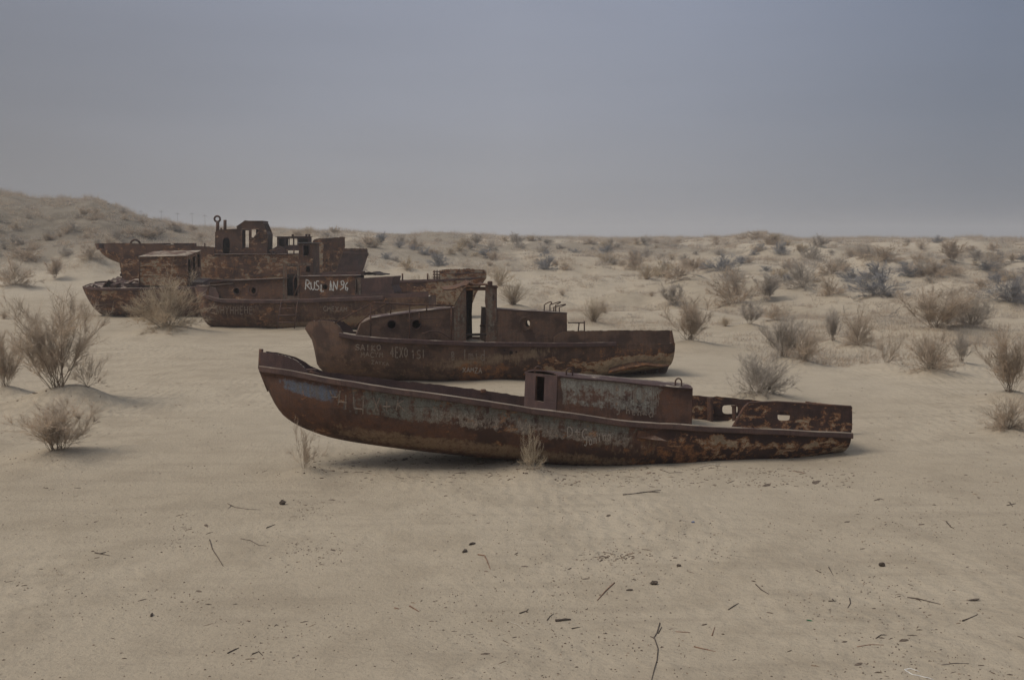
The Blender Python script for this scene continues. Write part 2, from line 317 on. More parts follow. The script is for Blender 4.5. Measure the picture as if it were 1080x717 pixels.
# ------------------------------------------------------------------ boats: frame, hull and fittings
class Boat:
    """a vessel's own axes: s towards the right-hand end, t away over the beam, z up; heel > 0 leans away"""
    def __init__(B, name, px, D, z0, yaw, heel, label, cat):
        d = ray(px, 300); p = CAM + d * (D / d.y); p.z = z0
        B.M = Matrix.Translation(p) @ Matrix.Rotation(R(yaw), 4, 'Z') @ Matrix.Rotation(R(-heel), 4, 'X')
        B.I = B.M.inverted(); B.o = B.I @ CAM
        B.root = bpy.data.objects.new(name, None); COL.objects.link(B.root); B.root.matrix_world = B.M
        B.root.empty_display_size = .3
        tag(B.root, label, cat)
    def at(B, px, py, t=0.0):
        d = B.I.to_3x3() @ ray(px, py); k = (t - B.o.y) / d.y; p = B.o + d * k
        return p.x, p.z
    def onrail(B, px, py, side=-1):
        s, z = B.at(px, py, 0)
        for _ in range(8): s, z = B.at(px, py, side * B.b(s))
        return s, z
    def cast(B, px, py, tree):
        d = (B.I.to_3x3() @ ray(px, py)).normalized(); h, n, i, dist = tree.ray_cast(B.o, d)
        if h is None: return None
        if n.dot(d) > 0: n = -n
        return h + n * .024
    def hull(B, rail, keel, bmax, full=.34, stern=.8, bow=.05, mat='hull', wear=None, n=84, dent=.02, tk=0, blunt=2.0, name='hull', sternpow=1.6):
        s0, s1 = B.at(*rail[0], 0)[0], B.at(*rail[-1], -bmax * stern)[0]
        Ln = s1 - s0; B.s0, B.s1, B.Ln = s0, s1, Ln
        def b(s):
            u = min(1, max(0, (s - s0) / Ln))
            f = bow + (1 - bow) * (1 - (1 - min(1, u / full)) ** blunt) ** .85 if u < full else 1 - (1 - stern) * ((u - full) / (1 - full)) ** sternpow
            return bmax * f
        B.b = b
        B.zr = interp([B.onrail(*p) for p in rail]); B.zk = interp([B.at(*p, tk) for p in keel])
        bm = bmesh.new(); Mv = 13; rows = []; info = []
        la = [bm.verts.layers.float.new(a) for a in ('orange', 'flake', 'paint', 'blue', 'grime', 'darken', 'pale')]
        ss = [s0 + Ln * ((i / (n - 1)) ** 1.35) for i in range(n)]
        for i, s in enumerate(ss):
            zr, zk, bb, u = B.zr(s), B.zk(s), b(s), (s - s0) / Ln
            zk = min(zk, zr - .02)
            e1 = lerp(1.35, .72, smooth01(.03, .4, u)); e2 = lerp(.85, .95, smooth01(.0, .4, u))
            row = []
            for j in range(2 * Mv - 1):
                v = j / (Mv - 1) if j < Mv else 2 - j / (Mv - 1); sg = -1 if j < Mv else 1
                a = v * math.pi / 2
                t = sg * bb * max(0, math.cos(a)) ** e1; z = zr - (zr - zk) * math.sin(a) ** e2
                if j == Mv - 1: t = 0
                dn = dent * fbm(s * .9 + (40 if sg > 0 else 0), z * 1.3 + v, 3) * smooth01(0, .06, u)
                vt = bm.verts.new((s, t + sg * dn * (1 if j != Mv - 1 else 0), z)); row.append(vt)
                if wear:
                    for l, q in zip(la, wear(u, v, s, z)): vt[l] = q
            rows.append(row)
        for a, c in zip(rows, rows[1:]):
            for j in range(2 * Mv - 2): bm.faces.new((a[j], a[j+1], c[j+1], c[j]))
        bm.faces.new(rows[-1])
        bm.faces.new(rows[0][::-1])
        bmesh.ops.recalc_face_normals(bm, faces=bm.faces)
        B.tree = BVHTree.FromBMesh(bm)
        B.hullo = link(name, bm, M[mat], B.root, smooth=True)
        for p in B.hullo.data.polygons:
            if len(p.vertices) > 4: p.use_smooth = False
        return B.hullo
    def deck(B, drop=.03, camber=.05, mat='deck', lo=.02, hi=.995):
        bm = bmesh.new(); prev = None; n = 50
        for i in range(n):
            s = B.s0 + B.Ln * lerp(lo, hi, i / (n - 1)); bb = B.b(s) - .015; z = B.zr(s) - drop
            row = [bm.verts.new((s, bb * q, z + camber * (1 - q * q) + .015 * fbm(s, q * 2))) for q in (-1, -.6, -.2, .2, .6, 1)]
            if prev:
                for j in range(5): bm.faces.new((prev[j], row[j], row[j+1], prev[j+1]))
            prev = row
        return link('deck', bm, M[mat], B.root, smooth=True)
    def rubrail(B, lo=0, hi=1, w=.07, h=.11, mat='rail', wrap=True, name='rub_rail'):
        for sg in (-1, 1):
            bm = bmesh.new(); prev = None; n = 60
            for i in range(n):
                s = B.s0 + B.Ln * lerp(lo, hi, i / (n - 1)); s = max(s, B.s0 - .02)
                t = B.b(s); z = B.zr(s) + .012 * fbm(s * 1.7, sg * 4., 2); ww = w * (1 + .25 * fbm(s * 2, 7., 2))
                row = [bm.verts.new((s, sg * (t + a), z + c)) for a, c in ((-.03, h/2), (ww * .8, h/2), (ww, h * .36), (ww, -h * .36), (ww * .8, -h/2), (-.03, -h/2))]
                if prev:
                    for j in range(6): bm.faces.new((prev[j], prev[(j+1) % 6], row[(j+1) % 6], row[j]))
                else: bm.faces.new(row)
                prev = row
            bm.faces.new(prev[::-1])
            bmesh.ops.recalc_face_normals(bm, faces=bm.faces)
            link(name, bm, M[mat], B.root)
    def bulwark(B, top, side, mat, thick=.035, name='bulwark', jagged=.012, n=40, base=0.0, seed=1):
        """plating that stands on the rail between two photo columns; top = traced upper edge"""
        pts = [B.onrail(*p, side) for p in top]; f = interp(pts); sa, sb = min(p[0] for p in pts), max(p[0] for p in pts)
        bm = bmesh.new(); prev = None; rnd = random.Random(seed)
        for i in range(n):
            s = lerp(sa, sb, i / (n - 1)); t = side * (B.b(s) - .02); z0 = B.zr(s) + base
            z1 = max(z0 + .01, f(s) + rnd.uniform(-1, 1) * jagged)
            row = [bm.verts.new((s, t, lerp(z0, z1, q)) ) for q in (0, .5, 1)]
            if prev:
                for j in range(2): bm.faces.new((prev[j], row[j], row[j+1], prev[j+1]))
            prev = row
        return link(name, bm, M[mat], B.root, solid=thick)
    def wall(B, poly_px, t, holes_px=(), mat='brown', thick=.03, name='wall', parent=None, jagged=0, edges=None, bm=None, seed=0, tilt=None, build=True):
        """flat plating in the fore-and-aft plane t (or t = tilt(s)), traced outline and openings"""
        own = bm is None; bm = bm or bmesh.new()
        g = lambda P: [B.at(x, y, t) for x, y in P]
        o = g(poly_px)
        if jagged: o = jag(o, jagged, .09, edges, seed)
        plate(bm, o, [g(h) for h in holes_px], (lambda a, c: Vector((a, tilt(a), c))) if tilt else (lambda a, c: Vector((a, t, c))))
        if own and build: return link(name, bm, M[mat], parent or B.root, solid=thick)
        return bm
    def house(B, near_px, t0, t1, holes=(), far_holes=None, mat='brown', name='cabin', roof=(), open_edges=(), thick=.03, parent=None, roof_mat=None, over=.05, camber=0, end_holes=None, shift=0.0):
        """a deckhouse: near wall traced at t0, the same wall again at t1, walls between; edges in `roof` become the roof part"""
        bm = bmesh.new(); P = [B.at(x, y, t0) for x, y in near_px]
        H = [[B.at(x, y, t0) for x, y in h] for h in holes]; FH = H if far_holes is None else [[(q[0] - shift, q[1]) for q in (B.at(x, y, t1) for x, y in h)] for h in far_holes]
        plate(bm, P, H, lambda a, c: Vector((a, t0, c)))
        plate(bm, P, FH, lambda a, c: Vector((a + shift, t1, c)))
        n = len(P); rb = bmesh.new() if roof else None
        for i in range(n):
            if i in open_edges: continue
            a, c = P[i], P[(i + 1) % n]
            if i in roof:
                dx = Vector((c[0] - a[0], 0, c[1] - a[1])).normalized() * over; m = 6; prev = None
                for q in range(m + 1):
                    tt = lerp(t0 - over, t1 + over, q / m); up = camber * (1 - (2 * q / m - 1) ** 2) + .022; sh = shift * q / m
                    row = [rb.verts.new(Vector((a[0] + sh, tt, a[1] + up)) - dx), rb.verts.new(Vector((c[0] + sh, tt, c[1] + up)) + dx)]
                    if prev: rb.faces.new((prev[0], prev[1], row[1], row[0]))
                    prev = row
            else:
                hs = (end_holes or {}).get(i, [])
                plate(bm, rect(0, 0, 1, 1), hs, lambda p, q: Vector((lerp(a[0], c[0], q) + shift * p, lerp(t0, t1, p), lerp(a[1], c[1], q))))
        o = link(name, bm, M[mat], parent or B.root, solid=thick)
        if roof: link(name + '_roof' if name != 'wheelhouse' else 'wheelhouse_roof', rb, M[roof_mat or mat], o, solid=.035)
        return o
    def ring(B, px, py, rpx, t, wpx=1.2, mat='iron', parent=None, name='porthole_rim', depth=.03):
        s, z = B.at(px, py, t); r = abs(B.at(px + rpx, py, t)[0] - s); w_ = r * wpx / rpx; bm = bmesh.new(); n = 20; prev = None; first = None
        for i in range(n):
            a = 2 * math.pi * i / n
            row = [bm.verts.new((s + math.cos(a) * q, t - d, z + math.sin(a) * q)) for q, d in ((r, 0), (r, depth), (r + w_, depth), (r + w_, 0))]
            if prev:
                for j in range(4): bm.faces.new((prev[j], prev[(j+1) % 4], row[(j+1) % 4], row[j]))
            else: first = row
            prev = row
        for j in range(4): bm.faces.new((prev[j], prev[(j+1) % 4], first[(j+1) % 4], first[j]))
        bmesh.ops.recalc_face_normals(bm, faces=bm.faces)
        return link(name, bm, M[mat], parent or B.root)
    def rod(B, pts, r, name, mat='iron', parent=None, n=6):
        """bar through traced points (px, py, t)"""
        bm = bmesh.new()
        for line in (pts if isinstance(pts[0], list) else [pts]):
            q = []
            for x, y, t in line:
                s, z = B.at(x, y, t); q.append(Vector((s, t, z)))
            tube(bm, q, r, n=n)
        return link(name, bm, M[mat], parent or B.root, smooth=True)
    def block(B, x0, y0, x1, y1, t0, t1, name, mat='iron', parent=None):
        s0, z0 = B.at(x0, y1, t0); s1, z1 = B.at(x1, y0, t0); bm = bmesh.new(); box(bm, (s0, t0, z0), (s1, t1, z1))
        bmesh.ops.bevel(bm, geom=bm.edges[:], offset=min(.02, abs(z1 - z0) * .2), segments=1, affect='EDGES')
        return link(name, bm, M[mat], parent or B.root)
    def text(B, strokes, width, mat, tree=None, parent=None, t=None, name='lettering'):
        """strokes in photo pixels laid as thin paint ribbons on the plating they hit"""
        bm = bmesh.new()
        for st in strokes:
            pts = []
            for a, c in zip(st, st[1:]):
                m = max(1, int(math.dist(a, c) / 1.2))
                pts += [(lerp(a[0], c[0], k / m), lerp(a[1], c[1], k / m)) for k in range(m)]
            pts.append(st[-1]); q = []
            for x, y in pts:
                if t is not None:
                    s, z = B.at(x, y, t); q.append(Vector((s, t - .022, z)))
                else:
                    h = B.cast(x, y, tree or B.tree)
                    if h: q.append(h)
            if len(q) < 2: continue
            prev = None
            for i, p in enumerate(q):
                d = (q[min(i+1, len(q)-1)] - q[max(i-1, 0)]); d.y = 0
                if d.length < 1e-6: continue
                d.normalize(); nn = Vector((-d.z, 0, d.x)) * width * (.5 + .12 * math.sin(i * 1.7))
                row = (bm.verts.new(p + nn), bm.verts.new(p - nn))
                if prev: bm.faces.new((prev[0], prev[1], row[1], row[0]))
                prev = row
        return link(name, bm, M[mat], parent or B.hullo)

# hand lettering, each glyph as strokes in a unit box (y down)
FONT = {
 'R': [[(0,1),(0,0),(.6,.08),(.75,.28),(.55,.5),(.05,.55)],[(.3,.55),(.85,1)]], 'U': [[(0,0),(.02,.75),(.3,1),(.65,.85),(.75,0)]],
 'S': [[(.8,.1),(.45,0),(.1,.2),(.2,.45),(.65,.55),(.8,.8),(.45,1),(0,.9)]], 'L': [[(.1,0),(.05,1),(.8,.95)]],
 'A': [[(0,1),(.4,0),(.8,1)],[(.15,.62),(.68,.62)]], 'N': [[(0,1),(.05,0),(.7,1),(.75,0)]],
 '9': [[(.7,.3),(.35,.45),(.05,.25),(.3,0),(.65,.1),(.7,.4),(.45,.85),(0,1)]], '6': [[(.7,0),(.25,.3),(.05,.7),(.3,1),(.65,.85),(.6,.55),(.15,.6)]],
 'D': [[(.1,0),(.12,1)],[(-.1,.05),(.5,.05),(.8,.4),(.7,.8),(.1,1)]], '+': [[(.4,.25),(.4,.85)],[(.1,.55),(.75,.55)]],
 'C': [[(.8,.1),(.4,0),(.1,.35),(.1,.7),(.4,1),(.85,.9)]], '.': [[(.3,.92),(.45,1)]],
 'J': [[(.55,0),(.55,.8),(.3,1),(0,.9)],[(.2,.02),(.8,0)]], 'a': [[(.65,.45),(.3,.4),(.05,.7),(.25,1),(.6,.85)],[(.66,.4),(.7,1)]],
 'n': [[(.1,.4),(.1,1)],[(.1,.55),(.45,.4),(.65,.6),(.65,1)]], 'i': [[(.3,.4),(.32,1)],[(.3,.1),(.33,.18)]],
 'K': [[(.1,0),(.1,1)],[(.75,0),(.12,.55),(.8,1)]], 'O': [[(.4,0),(.08,.3),(.1,.75),(.4,1),(.72,.75),(.72,.25),(.4,0)]], 'I': [[(.35,0),(.35,1)]],
 'X': [[(0,0),(.75,1)],[(.75,0),(0,1)]], 'M': [[(0,1),(.1,0),(.4,.6),(.7,0),(.8,1)]], 'Z': [[(0,0),(.75,0),(0,1),(.75,1)]],
 'h': [[(.1,0),(.1,1)],[(.1,.6),(.4,.45),(.6,.6),(.6,1)]], 'e': [[(.05,.7),(.6,.65),(.45,.4),(.1,.6),(.15,.95),(.6,.95)]], 'k': [[(.1,0),(.1,1)],[(.6,.4),(.12,.7),(.65,1)]],
 'm': [[(.05,.4),(.05,1)],[(.05,.55),(.25,.4),(.4,.6),(.4,1)],[(.4,.6),(.6,.42),(.75,.6),(.75,1)]], 'd': [[(.65,0),(.65,1)],[(.65,.5),(.25,.42),(.05,.75),(.3,1),(.65,.85)]],
 'Y': [[(0,0),(.38,.5),(.75,0)],[(.38,.5),(.3,1)]], 'H': [[(.05,0),(.05,1)],[(.7,0),(.7,1)],[(.05,.5),(.7,.5)]], 'W': [[(0,0),(.2,1),(.4,.3),(.6,1),(.8,0)]],
 '4': [[(.5,1),(.5,0),(0,.65),(.8,.65)]], 'o': [[(.35,.4),(.08,.7),(.35,1),(.65,.7),(.35,.4)]], 'E': [[(.7,0),(.1,0),(.1,1),(.7,1)],[(.1,.5),(.6,.5)]],
 '1': [[(.1,.2),(.35,0),(.35,1)]], 'B': [[(.1,0),(.1,1),(.6,.9),(.6,.6),(.1,.5),(.55,.35),(.5,.05),(.1,0)]], ' ': [],
}
def write(txt, x0, y0, x1, y1, h, wob=.05, seed=1):
    """strokes for a line of hand lettering from (x0,y0) to (x1,y1) along its baseline top, height h, in photo pixels"""
    rnd = random.Random(seed); n = len(txt); out_ = []
    for i, ch in enumerate(txt):
        ox, oy = lerp(x0, x1, i / n), lerp(y0, y1, i / n); cw = (x1 - x0) / n * .95; hh = h * rnd.uniform(.9, 1.08); dy = rnd.uniform(-wob, wob) * h
        for st in FONT[ch]: out_.append([(ox + p[0] * cw, oy + dy + p[1] * hh) for p in st])
    return out_

band = lambda v, a, b, f=.05: smooth01(a - f, a + f, v) * smooth01(b + f, b - f, v)

# ================================================================== 1. the long open launch in front
def w1(u, v, s, z):
    wob = .05 * fbm(s * 1.5, 3., 3); w2_ = .10 * fbm(s * .8, z * 2 + 5, 3)
    orange = .26 * band(u, .57, .74, .04) * smooth01(.10, .24, v + w2_) + .15 * smooth01(.52, .7, u) * smooth01(.1, .25, v)
    flake = .40 * smooth01(.60, .72, u + wob) * smooth01(.07, .2, v + w2_) * (1 - .45 * band(v + w2_, .30, .42, .05)) + .3 * smooth01(.9, 1, u)
    paint = .84 * band(u, .13, .62, .05) * band(v + wob, -.1, .30, .05) + 1.0 * band(u, .03, .115, .015) * band(v + wob, .07, .24, .04)
    blue = band(u, .0, .13, .02)
    pale = smooth01(.10, .20, v + wob * .8) * smooth01(.20, .32, u)
    grime = .85 * band(u, .12, .62, .06) * band(v + wob * .7, .46, .70, .05) + .35 * band(u, .05, .5, .1) * smooth01(.62, .8, v) + .4 * band(u, .5, .66, .05) * band(v, .1, .4)
    darken = .95 * smooth01(.60, .72, u + wob) + .8 * band(u, .50, .68, .04) * smooth01(.28, .45, v + w2_) + .35 * smooth01(.85, 1, v)  # darker towards the stern, low amidships and at the keel
    return orange, flake, paint, blue, grime, min(1, darken), pale
b1 = Boat('launch_wreck', 600, 21.0, 0, 12, 5.5, 'long low rusty launch hull with raised bow, nearest wreck on the sand', 'boat')
rail1 = [(273.5, 389), (300, 392.5), (323, 397), (360, 403.5), (405, 410.5), (450, 417), (499, 423.5), (560, 433), (600, 438), (667, 447), (720, 450.5), (773, 453.5), (830, 456), (898, 459)]
keel1 = [(273.5, 390), (276, 397), (280, 405), (284, 414), (290, 426), (299, 438), (310, 446), (323, 452.5), (354, 462.5), (411, 471.5), (480, 479), (543, 485), (600, 492), (660, 497), (720, 498), (780, 494), (833, 486), (850, 481), (893, 472.5), (899, 470)]
b1.hull(rail1, keel1, 1.25, full=.36, stern=.78, mat='hull', wear=w1, bow=.04)
b1.deck(mat='deck', drop=.05)
b1.rubrail(w=.08, h=.13)
b1.bulwark([(275, 371), (290, 373), (305, 376.5), (312, 380), (317, 384), (322, 389), (326, 395)], -1, 'plum', seed=3)
b1.bulwark([(281, 370), (300, 373), (318, 380), (330, 387), (345, 392), (400, 399), (450, 404.5), (499, 410), (553, 418), (600, 424)], 1, 'plum', n=70, seed=4)
# the two stern bulwarks with their oval fairleads
ts = lambda s: -(b1.b(s) - .02)
def sternplate(B, poly, hole, side, mat, seed):
    def at(x, y):
        return B.onrail(x, y, side)
    bm = bmesh.new(); P = jag([at(*p) for p in poly], .02, .1, None, seed)
    plate(bm, P, [[at(*p) for p in hole]] if hole else [], lambda a, c: Vector((a, side * (B.b(a) - .02), c)))
    return link('bulwark', bm, M[mat], B.root, solid=.035)
p = sternplate(b1, [(773, 451.5), (785, 431), (790, 425.5), (820, 424.5), (860, 427), (898, 429.5), (898, 457), (830, 454)], circ(827, 439, 4.6, 20, 1.5, .6), -1, 'flaky', 5)
bm = bmesh.new()
for (x, y), (x2, y2) in zip([(773, 451), (785, 430), (790, 425), (820, 424), (860, 426.5)], [(785, 430), (790, 425), (820, 424), (860, 426.5), (898, 429)]):
    a, c = b1.onrail(x, y), b1.onrail(x2, y2); tube(bm, [Vector((a[0], -b1.b(a[0]) + .02, a[1])), Vector((c[0], -b1.b(c[0]) + .02, c[1]))], .028, n=6)
link('edge_bar', bm, M['iron'], p)
p = sternplate(b1, [(700, 440), (729, 417), (760, 418.5), (790, 421), (830, 425), (862, 426.5), (898, 429), (898, 453), (800, 449), (730, 444)], circ(769.5, 431.5, 4.9, 22, 1.7, .6), 1, 'flaky', 6)
for x, y0, y1, sd_, r in ((770, 428, 437, 1, .05), (822, 435, 445, -1, .05)):
    s, za = b1.onrail(x, y0, sd_); _, zb = b1.onrail(x, y1, sd_); bm = bmesh.new()
    tube(bm, [Vector((s, sd_ * (b1.b(s) - .22), zb - .25)), Vector((s, sd_ * (b1.b(s) - .22), za))], r, n=10)
    tube(bm, [Vector((s, sd_ * (b1.b(s) - .22), za)), Vector((s, sd_ * (b1.b(s) - .22), za + .03))], r * 1.4, n=10)
    link('bollard', bm, M['iron'], b1.root)
s, za = b1.onrail(746, 419, 1); bm = bmesh.new(); box(bm, (s - .03, b1.b(s) - .25, b1.zr(s) - .05), (s + .03, b1.b(s) - .04, za)); link('bracket', bm, M['iron'], b1.root)
bm = bmesh.new(); prev = None            # sand blown in over the after deck
sa, sb_ = b1.onrail(731, 451)[0], b1.s1 - .06
for i in range(26):
    s = lerp(sa, sb_, i / 25); bb = b1.b(s) - .05; row = []
    for k in range(9):
        q = lerp(-1, 1, k / 8); row.append(bm.verts.new((s, q * bb, b1.zr(s) + .03 + (.012 + .22 * smooth01(.46, .60, i / 25)) * smooth01(-.9, 1, q) + .03 * fbm(s * 2, q * 2, 3))))
    if prev:
        for j in range(8): bm.faces.new((prev[j], row[j], row[j+1], prev[j+1]))
    prev = row
SAND_DRIFT = bm
# transom closing plate between the two stern bulwarks
bm = bmesh.new(); s = b1.s1 - .02; zt = b1.onrail(897, 429)[1]; bb = b1.b(s) - .03
plate(bm, jag([(-bb, b1.zr(s) - .02), (bb, b1.zr(s) - .02), (bb, zt), (-bb, zt)], .015, .1, None, 9), [], lambda a, c: Vector((s, a, c)))
link('transom_plate', bm, M['flaky'], b1.root, solid=.035)
link('sand_drift', SAND_DRIFT, M['sand'], b1.root, smooth=True)
# trunk cabin
T0, T1 = -.72, .74
near1 = [(587, 430.5), (728.5, 444.5), (730, 410), (589, 396.3)]
P = [b1.at(x, y, T0) for x, y in near1]; fb, ft = b1.at(553, 423.5, T1), b1.at(555.5, 392.5, T1)
sb, st_ = b1.at(716, 440, T1), b1.at(716, 406.5, T1)
bm = bmesh.new(); drop = .25
V3 = lambda q, t, dz=0: Vector((q[0], t, q[1] + dz))
nb, ne, nT, nS = V3(P[0], T0, -drop), V3(P[1], T0, -drop), V3(P[2], T0), V3(P[3], T0)
fbv, ftv, sbv, stv = V3(fb, T1, -drop), V3(ft, T1), V3(sb, T1, -drop), V3(st_, T1)
def quad(bm, a, b_, c, d, holes=(), ed=None):
    f = lambda p, q: a.lerp(b_, p).lerp(d.lerp(c, p), q)
    plate(bm, rect(0, 0, 1, 1), holes, f)
pl_ = bm.verts.layers.float.new('paint'); gr_ = []
for i in range(33):
    col_ = []
    for j in range(11):
        p, q = i / 32, j / 10; vt = bm.verts.new(nb.lerp(ne, p).lerp(nS.lerp(nT, p), q)); wv = .05 * fbm(p * 9, q * 3 + 4, 3)
        vt[pl_] = .95 * smooth01(.0, .04, p) * smooth01(.82, .72, p + wv) * smooth01(.10 + .25 * abs(p - .5), .42, q + wv * 2.5) + .35 * smooth01(.98, .8, p) * smooth01(.6, .9, q); col_.append(vt)
    if gr_:
        for j in range(10): bm.faces.new((gr_[j], gr_[j+1], col_[j+1], col_[j]))
    gr_ = col_
quad(bm, fbv, sbv, stv, ftv); quad(bm, ne, sbv, stv, nT)
quad(bm, fbv, nb, nS, ftv, [rect(.34, .36, .62, .94)])
cab1 = link('trunk_cabin', bm, M['cabin'], b1.root, solid=.03)
# the bare plum-coloured front wall and the roof with its curled lip
bm = bmesh.new(); o_ = (fbv - nb).cross(nS - nb).normalized()
if o_.x > 0: o_ = -o_
quad(bm, fbv + o_ * .022, nb + o_ * .022, nS + o_ * .022, ftv + o_ * .022, [rect(.34, .36, .62, .94)])
link('front_wall', bm, M['plum'], cab1, solid=.012)
bm = bmesh.new(); prev = None
for q in range(9):
    k = q / 8; up = .05 * (1 - (2 * k - 1) ** 2) + .02; row = []
    for i in range(15):
        p_ = nS.lerp(nT, lerp(-.008, 1.0, i / 14)).lerp(ftv.lerp(stv, lerp(-.008, 1.0, i / 14)), lerp(-.04, 1.04, k)); p_.z += up + .012 * fbm(p_.x * 1.5, p_.y * 2, 2) - (.03 if q in (0, 8) else 0)
        row.append(bm.verts.new(p_))
    if prev:
        for i in range(14): bm.faces.new((prev[i], prev[i+1], row[i+1], row[i]))
    prev = row
link('cabin_roof', bm, M['plum'], cab1, solid=.03)
def hoop(B, x, ytop, ybot, wpx, t, parent, r=.016, lean=0, name='lifting_ring'):
    s, z1 = B.at(x, ytop, t); z0 = B.at(x, ybot, t)[1]; hw = abs(B.at(x + wpx / 2, ytop, t)[0] - s); pts = []
    pts = [Vector((s - hw, t, z0))] + [Vector((s + hw * math.cos(a) + lean * math.sin(a), t, z1 - hw + hw * math.sin(a))) for a in (math.pi * (1 - i / 10) for i in range(11))] + [Vector((s + hw, t, z0))]
    bm = bmesh.new(); tube(bm, pts, r, n=6); return link(name, bm, M['iron'], parent, smooth=True)
hoop(b1, 567.5, 386.5, 398, 6.5, .3, cab1); hoop(b1, 600.5, 388.5, 404, 6.5, T0 + .06, cab1); hoop(b1, 715.5, 399, 413, 6.5, T0 + .06, cab1)
# bow fittings, coaming lumps, rudder
b1.rod([(275.5, 368, 0), (274.5, 388, 0), (278, 397, 0), (284, 412, 0)], .045, 'stem_post')
b1.block(318, 389, 334, 394, .1, .5, 'windlass', 'iron'); b1.rod([(327, 392, -.1), (345, 398, .1)], .03, 'chain_stopper')
b1.block(508, 410.5, 513, 414.5, 1.05, 1.2, 'cleat', 'iron')
bm = bmesh.new(); q = [b1.at(x, y, 0) for x, y in ((826, 478), (849, 478), (843, 486), (836, 493), (829, 494))]
plate(bm, q, [], lambda a, c: Vector((a, 0, c))); link('rudder', bm, M['iron'], b1.root, solid=.05)
# scrawls on the plating
b1.text(write('D+C', 597.5, 449, 621, 453, 10, seed=2) + write('......', 622, 449, 640, 452, 7, seed=4), .024, 'chalk')
b1.text(write('Janina', 616, 460, 645, 452, 10, seed=3), .022, 'chalk')
b1.text([[(348, 411), (351, 418), (356, 418.5), (359.5, 412)], [(359, 412), (357, 427)], [(365, 416), (365, 431)], [(357, 423), (366, 424)], [(373, 418), (374, 430), (383, 431), (384, 417)], [(383.5, 417), (383, 436)],
         [(394, 419), (400, 436)], [(401, 419), (394, 434)], [(404, 428), (412, 428)], [(408, 423), (408, 433)], [(420, 421), (418, 432)], [(419, 426), (426, 422)], [(420, 426), (427, 433)]], .024, 'ghost')
b1.text(write('9', 650, 429, 655, 430, 8.5, seed=1) + write('hehka', 660, 428, 690, 432, 8, seed=5), .024, 'ghost', t=T0 - .004, parent=cab1)
b1.text([[(674 + 6.5*math.cos(a)*(1-.2*k), 416 + 9*math.sin(a)) for a in (j * .5 for j in range(13))] for k in range(3)] + [[(688 + 2.2*k, 409 + k * .6), (687 + 2.2 * k, 428)] for k in range(4)], .018, 'ghost', t=T0 - .004, parent=cab1)
# loose plate hanging open amidships
bm = bmesh.new(); q = [b1.cast(x, y, b1.tree) for x, y in ((672, 453), (690, 459), (701, 466), (684, 464), (671, 461))]
for i in (2, 3): q[i] = q[i] + Vector((0, -.14, .03))
bm.faces.new([bm.verts.new(p_) for p_ in q]); link('torn_plate', bm, M['hull'], b1.root, solid=.03)

# ================================================================== 2. the launch with the open wheelhouse
def w2(u, v, s, z):
    wob = .05 * fbm(s * 1.3, 8., 3); w2_ = .10 * fbm(s * .8, z * 2 + 15, 3)
    orange = .5 * band(u, .38, .56, .05) * smooth01(.1, .4, v) + .30 * smooth01(.60, .85, u + wob)
    flake = .46 * smooth01(.48, .64, u + wob) * band(v + w2_, .24, .80, .08) + .5 * smooth01(.72, .85, u) * smooth01(.1, .3, v)
    grime = .8 * band(u, .36, .66, .06) * band(v - (u - .55) * -.7 + wob * .6, .10, .26, .04) + .7 * band(u, .40, .95, .1) * smooth01(.6, .75, v + w2_) + .25 * smooth01(.05, .3, v) * band(u, .05, .4)
    darken = .7 * smooth01(.6, .75, u + wob) * band(v + w2_, .2, .6, .1) + .4 * smooth01(.75, 1, v) * smooth01(.6, .3, u)  # darker on the after sides and towards the forward keel
    return orange, flake, 0, 0, grime, min(1, darken), 0
b2 = Boat('cabin_launch_wreck', 480, 32.9, 0, 9, 2, 'rusty launch with roofless open wheelhouse and railing, lying behind the nearest hull', 'boat')
rail2 = [(322, 346.5), (340, 349.5), (359, 353), (375, 356), (432, 360), (500, 362.5), (560, 363.5), (620, 363.5), (665, 362.5), (712, 362)]
keel2 = [(322, 347.5), (326, 354), (330, 361), (332, 372), (334, 383), (338, 389), (345, 394), (371, 399), (408, 403), (473, 406), (530, 405.5), (580, 402.5), (628, 398), (660, 393), (690, 388), (713, 384)]
b2.hull(rail2, keel2, 1.35, full=.3, stern=.85, mat='brown', wear=w2, bow=.05, blunt=2.4)
b2.deck(mat='deck'); b2.rubrail(lo=.09, hi=.83, w=.09, h=.15, mat='plum')
b2.bulwark([(322.3, 346.2), (325, 341), (328, 339), (345, 338), (352, 339.5), (358, 344), (362, 351)], -1, 'brown', seed=11)
b2.bulwark([(330, 338), (345, 337), (355, 337.5), (363, 340), (369, 344), (374, 351)], 1, 'plum', seed=12, jagged=.02)
b2.bulwark([(584, 356), (590, 352), (598, 349.5), (649, 348.5), (675, 348.5), (706.5, 348.5)], -1, 'brown', seed=13)
b2.bulwark([(596, 349), (649, 348.5), (690, 348.5), (700, 348.6)], 1, 'brown', seed=14, jagged=.02)
bm = bmesh.new(); s = b2.s1 - .02; zt = b2.onrail(706, 348.5)[1]; bb = b2.b(s) - .03
plate(bm, jag([(-bb, b2.zr(s) - .02), (bb, b2.zr(s) - .02), (bb, zt - .22), (-bb, zt)], .02, .12, None, 19), [], lambda a, c: Vector((s - .22 * max(0, (c - b2.zr(s))) , a, c)))
link('transom_plate', bm, M['hull'], b2.root, solid=.035)
A0, A1 = -.85, .85
fc = b2.house([(374, 359), (479, 361), (479, 325.5), (449, 328.5), (391, 336.5), (381, 341)], A0, A1, holes=[circ(413, 342.3, 4.4), circ(439, 342, 4.4)], far_holes=[], mat='brown', name='forward_cabin', roof=(2, 3), roof_mat='plum', over=.03)
b2.ring(413, 342.3, 4.4, A0 - .01, 1.0, 'plum', fc); b2.ring(439, 342, 4.4, A0 - .01, 1.0, 'plum', fc)
